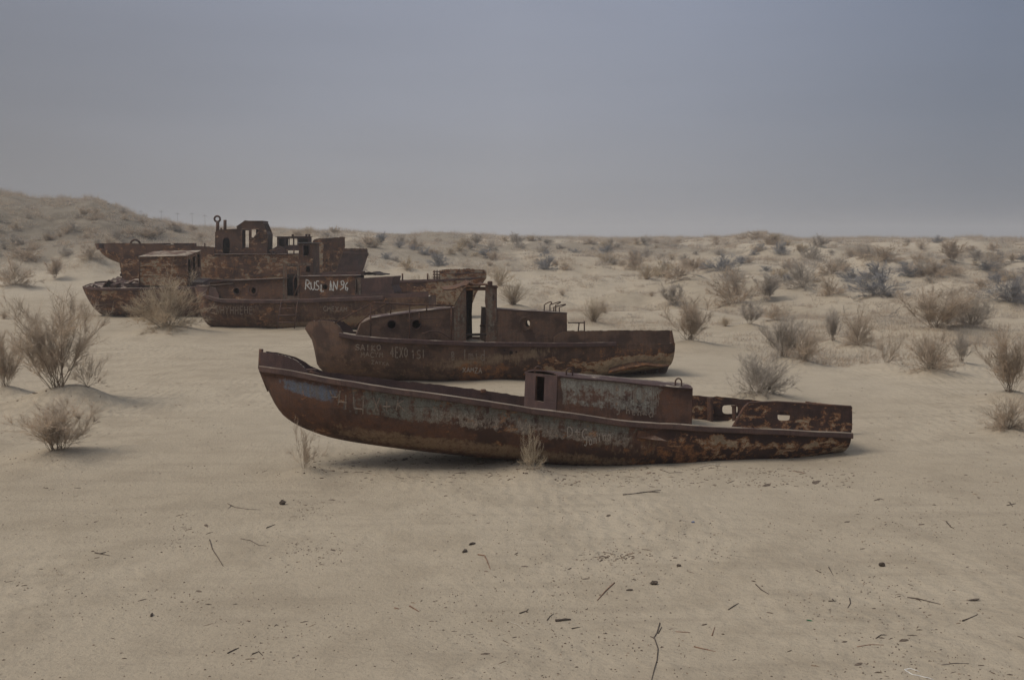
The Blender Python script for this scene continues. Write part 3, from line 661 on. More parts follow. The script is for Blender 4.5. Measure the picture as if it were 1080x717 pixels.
b2.rod([(442.3, 329.5, A0 - .05), (442.3, 341, A0 - .05)], .022, 'hinge_rod', 'iron', fc)
# railing along the near edge
rt = -1.12
rl = b2.rod([(394, 319, rt), (430, 321, rt), (478, 322.5, rt)], .026, 'top_rail'); rl.name = 'railing'
for x, y0, y1 in ((391, 320, 357), (412, 320, 331), (432, 321, 359), (450, 321.5, 330), (476, 322, 358)):
    b2.rod([(x, y0, rt), (x, y1, rt)], .022, 'post', 'iron', rl)
b2.rod([(394, 319, rt), (371, 331, rt), (353, 341, -.8)], .02, 'stay', 'iron', rl)
b2.rod([(409, 320.5, rt), (391, 330, rt), (374, 345, -.9)], .02, 'stay', 'iron', rl)
b2.rod([(445, 352, rt), (455, 349, rt), (465, 350.5, rt), (478, 359, rt)], .02, 'stay', 'iron', rl)
b2.rod([(430, 336, rt), (476, 336.5, rt)], .012, 'wire', 'iron', rl)
# wheelhouse: only frames stand
wh = b2.wall([(479, 360), (479, 324), (489, 304), (491.5, 303), (491.5, 360)], A0, mat='green', name='wheelhouse', jagged=.01, thick=.045)
b2.wall([(477.5, 358), (479, 322), (489, 304), (493, 303), (495, 358)], A1, mat='green', name='frame_plate', parent=wh, thick=.04)
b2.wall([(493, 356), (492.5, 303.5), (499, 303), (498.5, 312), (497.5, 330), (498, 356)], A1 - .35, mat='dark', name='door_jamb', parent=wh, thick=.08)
rp = b2.wall([(512.5, 362), (513.5, 335), (511.5, 318), (512, 301), (522.5, 301), (523.5, 330), (523.5, 362)], A0, [circ(520.5, 313.5, 3.2, 12, .4)], mat='green', name='frame_plate', parent=wh, jagged=.012, thick=.05)
b2.wall([(512.5, 361), (514, 301), (524, 301), (524, 361)], A1, mat='green', name='frame_plate', parent=wh, thick=.05)
b2.block(514.5, 296.5, 519.5, 301.5, -.7, -.58, 'vent_stub', 'iron', wh)
b2.block(490.5, 303.5, 524, 306.5, A0 + .02, A0 + .12, 'header_beam', 'torn', wh); b2.block(492, 302.5, 524, 305.5, A1 - .1, A1, 'header_beam', 'torn', wh)
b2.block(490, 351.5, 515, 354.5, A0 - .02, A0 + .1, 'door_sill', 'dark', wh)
b2.rod([(506, 343.5, -.3), (514, 343.5, -.3)], .03, 'door_bolt', 'iron', wh)
bm = bmesh.new(); prev = None        # the curled rest of the roof
prof = [(470, 306), (478, 304.5), (485, 303), (492, 300.5), (496, 297.5), (502, 300), (511, 300), (524, 303)]
for k in range(6):
    t = lerp(A0 - .05, A1 + .03, k / 5); row = []
    for i, (x, y) in enumerate(prof):
        s, z = b2.at(x, y, A0); row.append(bm.verts.new((s + .05 * math.sin(k * 2. + i), t, z + .05 * fbm(i * .7, k * .9, 2) + .05 * k / 5)))
    if prev:
        for i in range(len(prof) - 1): bm.faces.new((prev[i], prev[i+1], row[i+1], row[i]))
    prev = row
link('roof_remnant', bm, M['torn'], wh, solid=.04)
b2.wall([(492, 300), (497, 296), (504, 294), (510, 293), (511, 295), (505, 298), (498, 302)], -.4, mat='far2', name='peeled_strip', parent=wh, thick=.06)
ac = b2.house([(513, 364), (598, 364), (597.5, 331), (515, 326.5)], A0, A1, holes=[circ(556.5, 341.2, 3.4, 14, .75)], far_holes=[circ(561, 339.5, 5, 14)], mat='brown', name='aft_cabin', roof=(2,), roof_mat='plum', over=.02)
b2.ring(554.5, 341.3, 6, A0 - .01, 1.3, 'brown', ac)
for x, l in ((577, .12), (583, .25), (587, .3)): hoop(b2, x, 318.5 if x < 585 else 321, 332, 6, -.3, ac, .018, l)
b2.rod([[(599, 340.3, .6), (616.5, 340.3, .6)], [(610.8, 340.3, .6), (609.5, 352, .6)], [(616.3, 338.5, .6), (616.3, 351, .6)]], .022, 'stern_railing')
# torn flap and skeg under the stern
bm = bmesh.new(); prev = None
for i, (x, y, y2) in enumerate(((642, 389, 394), (652, 386, 392), (662, 383.5, 390), (671, 381.5, 389), (680, 382, 386), (692, 384, 387), (705, 385, 386.5))):
    a = b2.at(x, y, -1.0); c = b2.at(x, y2, -1.25); row = [bm.verts.new((a[0], -1.02, a[1])), bm.verts.new((lerp(a[0], c[0], .5), -1.22 - .05 * (i % 2), lerp(a[1], c[1], .55))), bm.verts.new((c[0], -1.1, c[1]))]
    if prev:
        for j in range(2): bm.faces.new((prev[j], row[j], row[j+1], prev[j+1]))
    prev = row
link('torn_plate', bm, M['torn'], b2.root, solid=.04)
bm = bmesh.new(); q = [b2.at(x, y, 0) for x, y in ((655, 384), (706, 382), (702, 392), (694, 400), (682, 405), (660, 404), (652, 396))]
plate(bm, jag(q, .04, .2, None, 4), [], lambda a, c: Vector((a, 0, c))); link('skeg', bm, M['green'], b2.root, solid=.22)
b2.rod([(677, 384, -.2), (682, 408, -.35)], .09, 'rudder_post', 'green')
b2.text(write('SAIKO', 375, 363, 403, 364, 6, seed=1), .034, 'ghost')
b2.text(write('MACYM', 381, 371, 405, 371.5, 5, seed=2) + write('ZAYKA', 392, 379.5, 411, 382, 3.6, seed=6), .026, 'ghost')
b2.text(write('4EXO', 412, 366, 431, 366, 11, seed=3) + write('1SI', 434, 369, 450, 368, 8.5, seed=5), .034, 'ghost')
b2.text(write('Imid', 488, 369, 513, 368, 11, seed=4) + write('B', 476, 371, 481, 371, 9, seed=7), .03, 'ghost')
b2.text(write('XAMZA', 488, 387, 509, 388, 5, seed=8), .028, 'chalk')
for x, y, r in ((532, 369.5, 1.0), (539, 371.7, 1.9), (544.5, 371, 1.0)):
    h = b2.cast(x, y, b2.tree); bm = bmesh.new(); tube(bm, [h + Vector((0, -.004, 0)), h + Vector((0, .03, 0))], r * .031, n=10); link('dark_hole_disc', bm, M['dark'], b2.root)  # solid dark discs on the plating; the shade inside holes is painted

# ================================================================== 3. the launch with the white name on its cabin
def w3(u, v, s, z):
    wob = .05 * fbm(s * 1.2, 18., 3)
    orange = .3 * smooth01(.3, .6, u) * smooth01(.5, .7, v)
    flake = .35 * smooth01(.6, .9, u) * smooth01(.3, .6, v)
    grime = 1.1 * band(v + (u - .5) * .35 + wob, .46, .62, .05) * smooth01(.3, .45, u) + .8 * smooth01(.7, .9, v) * band(u, .1, .5) + .3
    return orange, flake, 0, 0, grime, .25 * smooth01(.7, 1, v), 0  # slightly darker towards the keel
b3 = Boat('named_launch_wreck', 320, 52, 0, -5, 1, 'rusty launch with white hand lettering on its cabin and a ladder at its side', 'boat')
rail3 = [(206, 303), (213, 310), (222, 314.5), (240, 317.5), (290, 318), (340, 316.5), (400, 314.5), (452, 313)]
keel3 = [(206, 304.5), (208, 314), (211, 325), (215, 337), (222, 344), (250, 347.5), (290, 349), (330, 349.5), (380, 347), (420, 341), (440, 334), (452, 329)]
b3.hull(rail3, keel3, 1.45, full=.28, stern=.8, mat='far', wear=w3, bow=.05, blunt=2.4)
b3.deck(mat='deck'); b3.rubrail(lo=.06, hi=.82, w=.1, h=.2, mat='farp')
b3.bulwark([(207, 300.5), (211, 300), (218, 301.5), (227, 304), (231, 311)], -1, 'farp', seed=21)
b3.bulwark([(207, 300), (220, 300), (232, 303), (240, 312)], 1, 'farp', seed=22)
b3.bulwark([(345, 314), (352, 311.5), (380, 310.8), (420, 309.5), (446, 308.8), (452, 308.5)], -1, 'farp', seed=23)
b3.bulwark([(352, 310), (420, 308), (452, 307.5)], 1, 'farp', seed=24)
C0, C1 = -.95, .95
f3 = b3.house([(214, 318), (300, 320), (299, 294), (240, 296.5), (222, 298)], C0, C1, holes=[circ(249.6, 307, 3), circ(267.5, 306.5, 3.2, 14, .75)], far_holes=[], mat='far', name='forward_cabin', roof=(2, 3), roof_mat='farp', over=.12)
b3.ring(249.6, 307, 3, C0 - .01, .7, 'farp', f3); b3.ring(266.6, 306.4, 4, C0 - .01, 1., 'farp', f3)
b3.rod([(210, 302.2, C0 - .06), (228, 300.6, C0 - .06), (246, 299, C0 - .06)], .03, 'hand_rail', 'deck', f3)
w3h = b3.wall([(298.5, 319), (298.5, 278.3), (304, 277.8), (314, 277.6), (328, 277), (328, 280), (315.8, 280.2), (315.8, 319)], C0, [[(303, 312), (302.5, 280.5), (313.5, 280.2), (314, 312)]], mat='green', name='wheelhouse', thick=.06)
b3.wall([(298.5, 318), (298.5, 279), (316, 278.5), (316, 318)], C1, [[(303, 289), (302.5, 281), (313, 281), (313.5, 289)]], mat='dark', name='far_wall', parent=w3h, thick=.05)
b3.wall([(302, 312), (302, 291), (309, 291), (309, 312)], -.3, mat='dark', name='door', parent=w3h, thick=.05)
b3.rod([[(314.8, 282, C0 + .15), (309.5, 296, C0 + .1), (310.5, 312, C0)], [(316, 299, C0 - .05), (310, 312, C0 - .05)]], .035, 'fallen_bar', 'iron', w3h)
a3 = b3.house([(315.5, 319), (374.5, 318), (374.5, 291.3), (315.5, 292)], C0, C1, holes=[circ(343, 302.7, 2.6)], far_holes=[], mat='far', name='aft_cabin', roof=(2,), roof_mat='farp', over=.08)
b3.house([(381, 317), (414, 317), (415.5, 308), (412.5, 301), (415, 291.5), (381, 293.5)], C0, C1, mat='farp', name='engine_casing', roof=(), open_edges=(4,))
b3.wall([(374.5, 317), (374.5, 293), (381, 293), (381, 317)], C0, [[(375.8, 309), (375.6, 294.2), (377, 294.2), (377.2, 309)]], mat='green', name='door_post', thick=.06)
rb = bmesh.new()
for t, dx in ((-.7, 0), (.2, 4)):
    plate(rb, [b3.at(x + dx, y, -.5) for x, y in ((333, 290), (378, 289.4), (377.5, 286.2), (350, 286.6), (333, 288))], [], lambda a, c: Vector((a, t, c)))
link('roof_plate', rb, M['farp'], a3, solid=.1)
bm = bmesh.new(); prev = None
for i, x in enumerate((381, 385, 389, 394, 398, 403)):
    row = []
    for k in range(5):
        s, z = b3.at(x, 290 - 3.2 * math.sin(math.pi * (i + .4) / 5.6) * (.5 + .5 * math.sin(k * 1.7 + i)), C0); row.append(bm.verts.new((s, lerp(C0, C1, k / 4), z)))
    if prev:
        for j in range(4): bm.faces.new((prev[j], row[j], row[j+1], prev[j+1]))
    prev = row
link('buckled_plate', bm, M['dark'], b3.root, solid=.05)
z = lambda x, y: (300 + x / 10.8, 280 + y / 10.8)
b3.text([[z(240, 275), z(248, 160), z(282, 175), z(285, 205), z(250, 228)], [z(258, 228), z(300, 275)], [z(300, 190), z(308, 260), z(325, 280), z(342, 262), z(345, 185)],
         [z(395, 180), z(372, 178), z(360, 200), z(372, 225), z(392, 238), z(395, 262), z(375, 278), z(350, 272)], [z(420, 215), z(418, 298), z(450, 292)],
         [z(520, 285), z(525, 175), z(545, 285)], [z(520, 240), z(542, 240)], [z(558, 290), z(560, 180), z(598, 275), z(608, 175)],
         [z(680, 215), z(652, 222), z(645, 185), z(668, 172), z(682, 200), z(670, 255), z(635, 278)], [z(720, 190), z(695, 225), z(698, 275), z(718, 285), z(722, 255), z(700, 250)]], .05, 'white', t=C0 - .002, parent=a3, name='lettering')
b3.text(write('CMEXAM', 341, 323, 367, 324, 5, seed=9), .04, 'ghost')
b3.text(write('WHYHHEHE', 228, 323, 268, 323, 8, seed=12), .035, 'ghost')
# ladder leaning on its side
ld = bpy.data.objects.new('ladder', None); COL.objects.link(ld); ld.matrix_world = b3.M
tag(ld, 'iron ladder with three rungs leaning on the side of the lettered launch', 'ladder')
lt0, lt1 = -1.62, -1.9
b3.rod([(296.8, 317, lt0), (292, 346.5, lt1)], .035, 'ladder_rail', 'iron', ld); b3.rod([(314, 317, lt0), (310.5, 346.5, lt1)], .035, 'ladder_rail', 'iron', ld)
for i, (y, r) in enumerate(((318.5, .03), (325.5, .03), (332.7, .05), (340, .03))):
    k = (y - 317) / 29.5; t = lerp(lt0, lt1, k); b3.rod([(lerp(296.8, 292, k), y, t), (lerp(314, 310.5, k), y - .4, t)], r, 'rung', 'iron', ld)

_b = Vector((*[q for q in (b3.at(301, 346.5, lt1)[0], lt1)], b3.at(301, 346.5, lt1)[1])); ld.matrix_world = b3.M @ Matrix.Translation(_b)
for c in ld.children: c.data.transform(Matrix.Translation(-_b))

# ================================================================== 4. the low barge with the boxy deckhouse
b4 = Boat('barge_wreck', 160, 60, 0, 0, -6, 'low rusty barge carrying a boxy scaling deckhouse with three side windows', 'barge')
b4.hull([(91, 303.5), (100, 305), (110, 305.3), (160, 304.5), (205, 303.5), (250, 303)], [(91, 304.5), (94, 311), (98, 319), (104, 328), (112, 333), (130, 335), (200, 336), (250, 336)], 1.5, full=.2, stern=.9, mat='far', bow=.35, blunt=2.6,
        wear=lambda u, v, s, z: (.15, .1, 0, 0, .2 * band(u, .2, .25, .02)))
b4.deck(mat='farp'); b4.rubrail(lo=.02, hi=.98, w=.06, h=.14, mat='farp')
b4.bulwark([(91.5, 302.5), (95, 301.5), (100, 303.5), (105, 302.5), (106, 304.5)], -1, 'farp', jagged=.04, seed=41)
h4 = b4.house([(147, 301), (198, 301), (197, 270.3), (147, 271.3)], -1.1, 1.5, holes=[], far_holes=[], mat='far2', name='deckhouse', roof=(2,), roof_mat='far', over=.06,
   end_holes={1: [rect(.06, .38, .24, .86), rect(.40, .42, .58, .90), rect(.74, .46, .92, .93)]})
for y in (280.5, 290.5): b4.rod([(147, y, -1.12), (198, y - .3, -1.12)], .022, 'rib', 'far2', h4)
b4.rod([(147, 271, -1.13), (147, 301, -1.13)], .035, 'corner_bar', 'far', h4); b4.rod([(197.6, 270.5, -1.13), (198.3, 301, -1.13)], .035, 'corner_bar', 'far', h4)
bm = bmesh.new(); prev = None
for i, (x, y) in enumerate(((108, 304), (110, 299), (114, 295), (119, 296.5), (124, 299), (127, 301), (129, 304))):
    row = []
    for k in range(5):
        s, z_ = b4.at(x, y, -.6); row.append(bm.verts.new((s + .08 * math.sin(k * 3 + i), lerp(-.7, .7, k / 4), z_ * (1 - .1 * (k % 2)))))
    if prev:
        for j in range(4): bm.faces.new((prev[j], row[j], row[j+1], prev[j+1]))
    prev = row
link('scrap_winch', bm, M['farp'], b4.root, solid=.06)
b4.block(116, 300, 122, 304.5, -1.2, -.4, 'bitts', 'iron'); b4.rod([[(97, 304, -1), (99, 300.5, -1), (103, 303, -1)], [(136, 299, -1), (141, 296, -.8), (146, 297, -.8)]], .06, 'bent_rod', 'iron')
b4.block(131, 298.5, 146.5, 302.5, -.9, .8, 'hatch', 'farp'); b4.block(200, 297.5, 214, 302.5, -.8, .8, 'hatch', 'farp')

# ================================================================== 5. the launch behind: narrow tall wheelhouse, long bare deck
b5 = Boat('gutted_launch_wreck', 400, 59, 0, 0, 1, 'gutted launch with a narrow tall wheelhouse and bare deck, just behind the lettered one', 'boat')
b5.hull([(296, 296), (330, 298), (415, 297.5), (470, 295.5), (512.5, 293)], [(296, 297), (302, 320), (310, 334), (400, 337), (470, 335), (497, 322), (503, 308), (512.5, 294)], 1.4, full=.25, stern=.3, mat='far', bow=.2, sternpow=4,
        wear=lambda u, v, s, z: (.1, .42 * band(u, .72, 1, .1) + .1, 0, 0, .6 * band(u, .75, .9) * smooth01(.1, .3, v)))
b5.deck(mat='farp'); b5.rubrail(lo=.3, hi=.98, w=.05, h=.12, mat='farp')
b5.bulwark([(464, 285.5), (470, 284.6), (490, 284), (511.5, 285.3), (513, 286)], -1, 'far2', seed=51, jagged=.03)
b5.bulwark([(466, 284.5), (490, 283.5), (512, 285)], 1, 'far', seed=52, jagged=.03)
t5 = b5.house([(314.5, 300), (330.5, 300), (329.5, 256.5), (315.5, 256.5)], -1.0, .95, holes=[rect(320, 259, 326, 269.5), rect(323, 281, 326.8, 287)], far_holes=[], mat='far', name='wheelhouse', roof=(2,), roof_mat='slate', over=.1)
b5.rod([[(319.6, 258.6, -1.03), (326.4, 258.6, -1.03), (326.4, 270, -1.03), (319.6, 270, -1.03), (319.6, 258.6, -1.03)]], .03, 'window_frame', 'farp', t5)
for x in (424.5, 451): b5.rod([(x, 297, -1.2), (x, 288.5, -1.2)], .05, 'bollard', 'iron')
gr = b5.rod([[(x, 296, -.9), (x, 285, -.9)] for x in (458, 461, 464)] + [[(456.5, y, -.9), (465.5, y, -.9)] for y in (286.5, 289.5, 292.5)], .035, 'grating', 'iron')
b5.rod([(470, 288.5, -1.42), (512, 287.8, -.7)], .03, 'edge_bar', 'iron')

# ================================================================== 6. the large ship
b6 = Boat('ship_wreck', 240, 73, 0, 9, 0, 'largest rusty ship behind the others, with twin pipes and a pilothouse above portholes', 'ship')
b6.hull([(109.5, 262), (130, 268), (170, 271), (230, 271), (300, 270.5), (340, 266), (364, 259)], [(109.5, 263), (110.2, 267), (113, 271), (120, 275), (128, 278), (132.5, 281), (134.5, 290), (137, 312), (150, 318), (240, 322), (320, 320), (345, 305), (356, 282), (364, 260)], 2.6, full=.16, stern=.06, mat='far', bow=.55, blunt=2.6, sternpow=5,
        wear=lambda u, v, s, z: (.25, .18 + .22 * band(u, .4, .5, .03) + .3 * band(u, .68, .8), 0, 0, .5 * band(u, .40, .46, .02) + .6 * band(u, .7, .78, .03) + .3 * smooth01(.84, .9, u)))
b6.deck(mat='deck', drop=.1)
for sd_, sd2 in ((-1, 61), (1, 62)):
    b6.bulwark([(109.6, 257.5), (118, 256.3), (140, 256.8), (190, 258.8), (226, 260.5)], sd_, 'far', seed=sd2, jagged=.02, n=60)
    b6.bulwark([(330, 254), (334, 252), (350, 251), (363.5, 249.8)], sd_, 'far', seed=sd2 + 5, jagged=.03)
bm = bmesh.new(); s = b6.s0 + .02; bb = b6.b(s) - .02; za = b6.zr(s) - .1; zb = b6.onrail(110, 257)[1]
prev = None
for i in range(13):
    a = math.pi * (i / 12 - .5); row = [bm.verts.new((s - .5 * math.cos(a) * (.6 + .4 * q), bb * math.sin(a), lerp(za, zb, q))) for q in (0, 1)]
    if prev: bm.faces.new((prev[0], row[0], row[1], prev[1]))
    prev = row
link('counter_stern', bm, M['far'], b6.root, solid=.05)
hoop(b6, 142.5, 253, 266, 10, -1.6, b6.root, .07, name='towing_arch'); hoop(b6, 142.5, 253, 266, 10, -.9, b6.root, .05, name='towing_arch')
b6.block(138, 258, 147, 266, -1.4, -.4, 'towing_winch', 'slate'); b6.block(183, 256.5, 196, 260.5, -.8, .6, 'capstan', 'iron')
b6.rod([[(127, 278, 0), (129, 287, 0), (131, 297, 0)]], .07, 'rudder_stock', 'iron')
bm = bmesh.new(); s, zc = b6.at(129, 290, -.1)
for a in (.3, 2.4, 4.5):
    pts = [Vector((s + .1 * math.sin(q), -.1 + math.cos(a) * q * .5, zc + math.sin(a) * q * .5)) for q in (0, .5, 1)]
    tube(bm, pts, .06, .13, n=6)
tube(bm, [Vector((s - .15, -.1, zc)), Vector((s + .5, -.1, zc))], .1, n=8); link('propeller', bm, M['iron'], b6.root)
D0, D1 = -2.1, 2.1
sup = b6.house([(214, 290), (316, 292), (316, 268.5), (214, 268.5)], D0 - .3, D1 + .3, holes=[circ(257.6, 276, 1.9), circ(273.5, 275.6, 1.9), circ(289, 275.3, 1.9)], far_holes=[], mat='far2', name='deckhouse', roof=(2,), roof_mat='farp', over=.12)
dh = b6.house([(227, 270), (250.5, 270), (250.5, 242), (246, 242.2), (230, 243), (227, 245)], -1.4, 1.4, holes=[circ(238.6, 260, 9.2, 20, .4, .5)], far_holes=[], mat='far', name='engine_casing', roof=(2, 3), over=.05)
ph = b6.house([(250, 268.5), (281.5, 268.5), (282, 247), (276.5, 233.5), (258, 233.5), (250, 239)], -1.45, 1.45, holes=[rect(255, 242.5, 258.2, 262), rect(259, 242, 263, 262), rect(265, 241.8, 273, 251)], far_holes=[rect(258.5, 243, 263.5, 261), rect(265.5, 242, 270, 250.5)], mat='far', name='pilothouse', roof=(3, 4), over=.06,
   end_holes={2: [rect(.08, .2, .3, .8), rect(.4, .2, .62, .8), rect(.7, .2, .92, .8)]}, shift=.15)
for x0, x1, y0, y1 in ((255, 263, 242, 262.3), (265, 273, 241.6, 251)):
    b6.rod([[(x0, y0, -1.48), (x1, y0, -1.48), (x1, y1, -1.48), (x0, y1, -1.48), (x0, y0, -1.48)]], .04, 'window_frame', 'far', ph)
b6.rod([(269, 251, -1.46), (273.2, 245, -1.46), (273, 251, -1.46)], .12, 'bent_panel', 'iron', ph)
b6.rod([[(x, 262, -2.2), (x, 256.5, -2.2)] for x in (152, 163, 174, 206, 216)] + [[(150, 257.6, -2.2), (180, 257.2, -2.2)]], .05, 'stanchions', 'iron')
b6.rod([[(x, 268.5, -2.3), (x, 263, -2.3)] for x in (286, 291, 303, 310)] + [[(284, 264.5, -2.3), (297, 263, -2.3)]], .05, 'broken_railing', 'iron')
b6.block(199, 256.5, 205, 261, -1, 0, 'ventilator', 'iron'); b6.block(218, 261, 226, 268.5, -1.4, .6, 'locker', 'farp')
b6.wall([(150, 270), (152, 259), (166, 262), (172, 270)], -1.8, mat='far2', name='winch_cover', thick=.5, jagged=.05)
b6.wall([(331, 289), (331, 256), (338, 252.5), (341, 257), (340, 289)], -2.2, mat='far2', name='torn_bulwark', thick=.08, jagged=.06)
for x, y0, y1, r in ((229.6, 233, 246, .12), (237.3, 232, 244, .11), (233.3, 240.5, 244, .07)):
    b6.rod([(x, y1, -.4), (x, y0, -.4)], r, 'pipe', 'iron', n=10)
bm = bmesh.new(); s, zc = b6.at(229.2, 231, -.4); tube(bm, [Vector((s + .2 * math.cos(a), -.4, zc + .2 * math.sin(a))) for a in (j * math.pi / 8 for j in range(17))], .07, n=6); link('pipe_ring', bm, M['iron'], b6.root)
b6.house([(285, 268), (302, 268), (299.5, 260.5), (293, 259.5), (285, 264)], -1.2, .8, mat='farp', name='hatch', roof=())
cb = b6.house([(292.5, 264), (327, 264), (327, 249.8), (292.5, 250)], -.9, 1.4, holes=[rect(294, 252, 300, 262), rect(302, 252, 304.5, 259), rect(305.5, 251.5, 309, 258.5), rect(310.5, 251.5, 313.5, 258.5), rect(315, 252, 325, 259)], mat='farp', far_holes=[rect(304, 251, 314, 258.8)], name='cab', roof=(2,), over=.14, thick=.07)
for x in (307.5, 322, 325): b6.block(x, 247, x + 2.2, 250, -.2, .2, 'roof_vent', 'iron', cb)

# ================================================================== 7. a hull farther back
b7 = Boat('far_hull_wreck', 372, 84, 0, 0, 0, 'low rusty bow of a distant hull showing past the end of the largest ship', 'boat')
b7.hull([(318, 265), (345, 266.5), (366, 267), (388, 268)], [(318, 266), (322, 300), (330, 312), (370, 309), (379, 295), (384, 281), (388, 269)], 2.0, full=.2, stern=.08, mat='farp', bow=.4, sternpow=4)
b7.deck(mat='deck'); b7.rubrail(lo=.3, hi=1, w=.1, h=.2, mat='farp')
b7.bulwark([(345, 262), (362, 262.2), (386.5, 262.3), (387.5, 263)], -1, 'far', seed=71, jagged=.03)
b7.bulwark([(345, 262), (387, 262)], 1, 'far', seed=72, jagged=.03)

# ================================================================== dry shrubs
def twig_mat(name, c):
    g = G(name); n = g.noise(3, 3, .6); oi = g.n('ShaderNodeObjectInfo')
    k = g.mix(g.step(n, .3, .7), tuple(x * .75 for x in c), tuple(x * 1.2 for x in c))
    k = g.mix(g.math('MULTIPLY', oi.outputs['Random'], .14), k, tuple(x * .6 for x in c))
    g.l(k, g.b.inputs['Base Color']); g.b.inputs['Roughness'].default_value = 1; g.b.inputs['Specular IOR Level'].default_value = .05
    tr = g.n('ShaderNodeBsdfTranslucent'); g.l(k, tr.inputs[0]); ms = g.n('ShaderNodeMixShader'); ms.inputs[0].default_value = .5; g.l(g.b.outputs[0], ms.inputs[1]); g.l(tr.outputs[0], ms.inputs[2]); g.l(ms.outputs[0], g.out.inputs[0]); return g.m
TW = {'straw': twig_mat('straw_twigs', (.60, .50, .37)), 'brown': twig_mat('brown_twigs', (.62, .52, .41)), 'grey': twig_mat('grey_twigs', (.56, .50, .43)), 'blue': twig_mat('blue_grey_twigs', (.37, .36, .36)),
      'stem': twig_mat('shrub_stems', (.36, .285, .215)), 'pale': twig_mat('pale_twigs', (.62, .53, .40))}
class Mesh:
    def __init__(s): s.v, s.f = [], []
    def strip(s, pts, r0, r1, n=3):
        base = len(s.v); k = len(pts)
        for i, p in enumerate(pts):
            d = (pts[min(i+1, k-1)] - pts[max(i-1, 0)]); a = d.orthogonal().normalized(); b = d.cross(a).normalized(); r = lerp(r0, r1, i / (k - 1))
            for j in range(n):
                q = 2 * math.pi * j / n; s.v.append(p + a * (r * math.cos(q)) + b * (r * math.sin(q)))
        for i in range(k - 1):
            for j in range(n):
                a = base + i * n; s.f.append((a + j, a + (j + 1) % n, a + n + (j + 1) % n, a + n + j))
    def fin(s, p, d, l, r):
        b = d.orthogonal().normalized() * r; k = len(s.v); s.v += [p - b, p + b, p + d * l]; s.f.append((k, k+1, k+2))
        b = d.cross(b).normalized() * r; k = len(s.v); s.v += [p - b, p + b, p + d * l]; s.f.append((k, k+1, k+2))
    def mesh(s, name, mat):
        me = bpy.data.meshes.new(name); me.from_pydata([tuple(p) for p in s.v], [], s.f); me.materials.append(mat); return me
def shrub(kind, seed, thick=1.0, dense=1.0):
    """arching branches that fork into brush; about 1 m high and 1 m across"""
    rnd = random.Random(seed); st, tw = Mesh(), Mesh()
    n, sp0, sp1, nb, ntw, droop = {'broom': (24, 3, 40, 14, 20, .0), 'dome': (60, 4, 80, 10, 14, .10), 'loose': (16, 6, 58, 10, 14, .04), 'tuft': (150, 2, 46, 3, 4, .1), 'dead': (12, 45, 85, 7, 5, .1)}[kind]
    n = int(n * dense)
    def u(): return rnd.uniform(-1, 1)
    for i in range(n):
        az = rnd.uniform(0, 6.283); el = R(90 - rnd.uniform(sp0, sp1)); d = Vector((math.cos(az) * math.cos(el), math.sin(az) * math.cos(el), math.sin(el)))
        ln = rnd.uniform(.62, 1.0) * (1 if kind not in ('dome', 'dead') else rnd.uniform(.5, .62) + .42 * math.sin(el))
        p = Vector((.07 * u(), .07 * u(), -.03)); pts = [p.copy()]; k = 5
        for j in range(k):
            d = (d + Vector((u(), u(), u())) * .26 + Vector((0, 0, (.10 if kind == 'broom' else -droop)))).normalized(); p = p + d * ln / k; pts.append(p.copy())
        st.strip(pts, .0042 * min(thick, 1.15) * rnd.uniform(.5, 1.3), .0013 * thick)
        for b_ in range(nb):
            q = rnd.uniform(.22, .98) * k; a = int(q); pp = pts[a].lerp(pts[min(k, a+1)], q - a); dd = (pts[min(k, a+1)] - pts[a]) if a < k else d
            dd = (dd.normalized() + Vector((u(), u(), u() + .25)) * .8).normalized(); l2 = ln * rnd.uniform(.18, .42) * (1 - .3 * q / k); pb = [pp]
            for j in range(3):
                dd = (dd + Vector((u(), u(), u() + .1)) * .25).normalized(); pp = pp + dd * l2 / 3; pb.append(pp)
            tw.strip(pb, .0022 * thick, .001 * thick)
            for t_ in range(ntw):
                m = rnd.randrange(3); p3 = pb[m].lerp(pb[m+1], rnd.random()); d3 = (dd + Vector((u(), u(), u() + .2)) * 1.25).normalized()
                tw.fin(p3, d3, l2 * rnd.uniform(.3, .75), .0016 * thick)
    return st, tw
class _P: pass
PROTO = {}
def proto(kind, seed, col, far):
    k = (kind, seed, col, far)
    if k not in PROTO:
        st, tw = shrub(kind, seed * 31 + len(kind), 1.8 if far else 1.0, .62 if far else 1.2)
        xs = [abs(p.x) for p in tw.v] + [abs(p.y) for p in tw.v]; xs.sort(); zs = sorted(p.z for p in tw.v)
        q = _P(); q.wid = 2 * xs[int(len(xs) * .985)]; q.hei = zs[int(len(zs) * .992)]
        if far:
            b = len(tw.v); tw.v += st.v; tw.f += [tuple(i + b for i in f) for f in st.f]; q.one = tw.mesh('shrub', TW[col])
        else: q.st = st.mesh('stems', TW['stem'] if col != 'pale' else TW['straw']); q.tw = tw.mesh('twigs', TW[col])
        PROTO[k] = q
    return PROTO[k]
PLACED = []
def place(px, py, wpx, hpx, kind, col, seed, label, group=None, near=False, cat='shrub', p=None):
    p = p or hit(px, py)
    if p is None: return None
    D = p.y; q = proto(kind, seed, col, not near); wpx *= 1.22 if 48 < D < 110 and px > 560 else 1; W, H = wpx * D / FPX, hpx * D / FPX
    PLACED.append((p, W, H, q, near, random.uniform(0, 6.283), label, group, cat))
    mh = min(.55, H * .2)
    if D < 120: MOUNDS.append((p.x, p.y, max(.5, W * .55), mh))
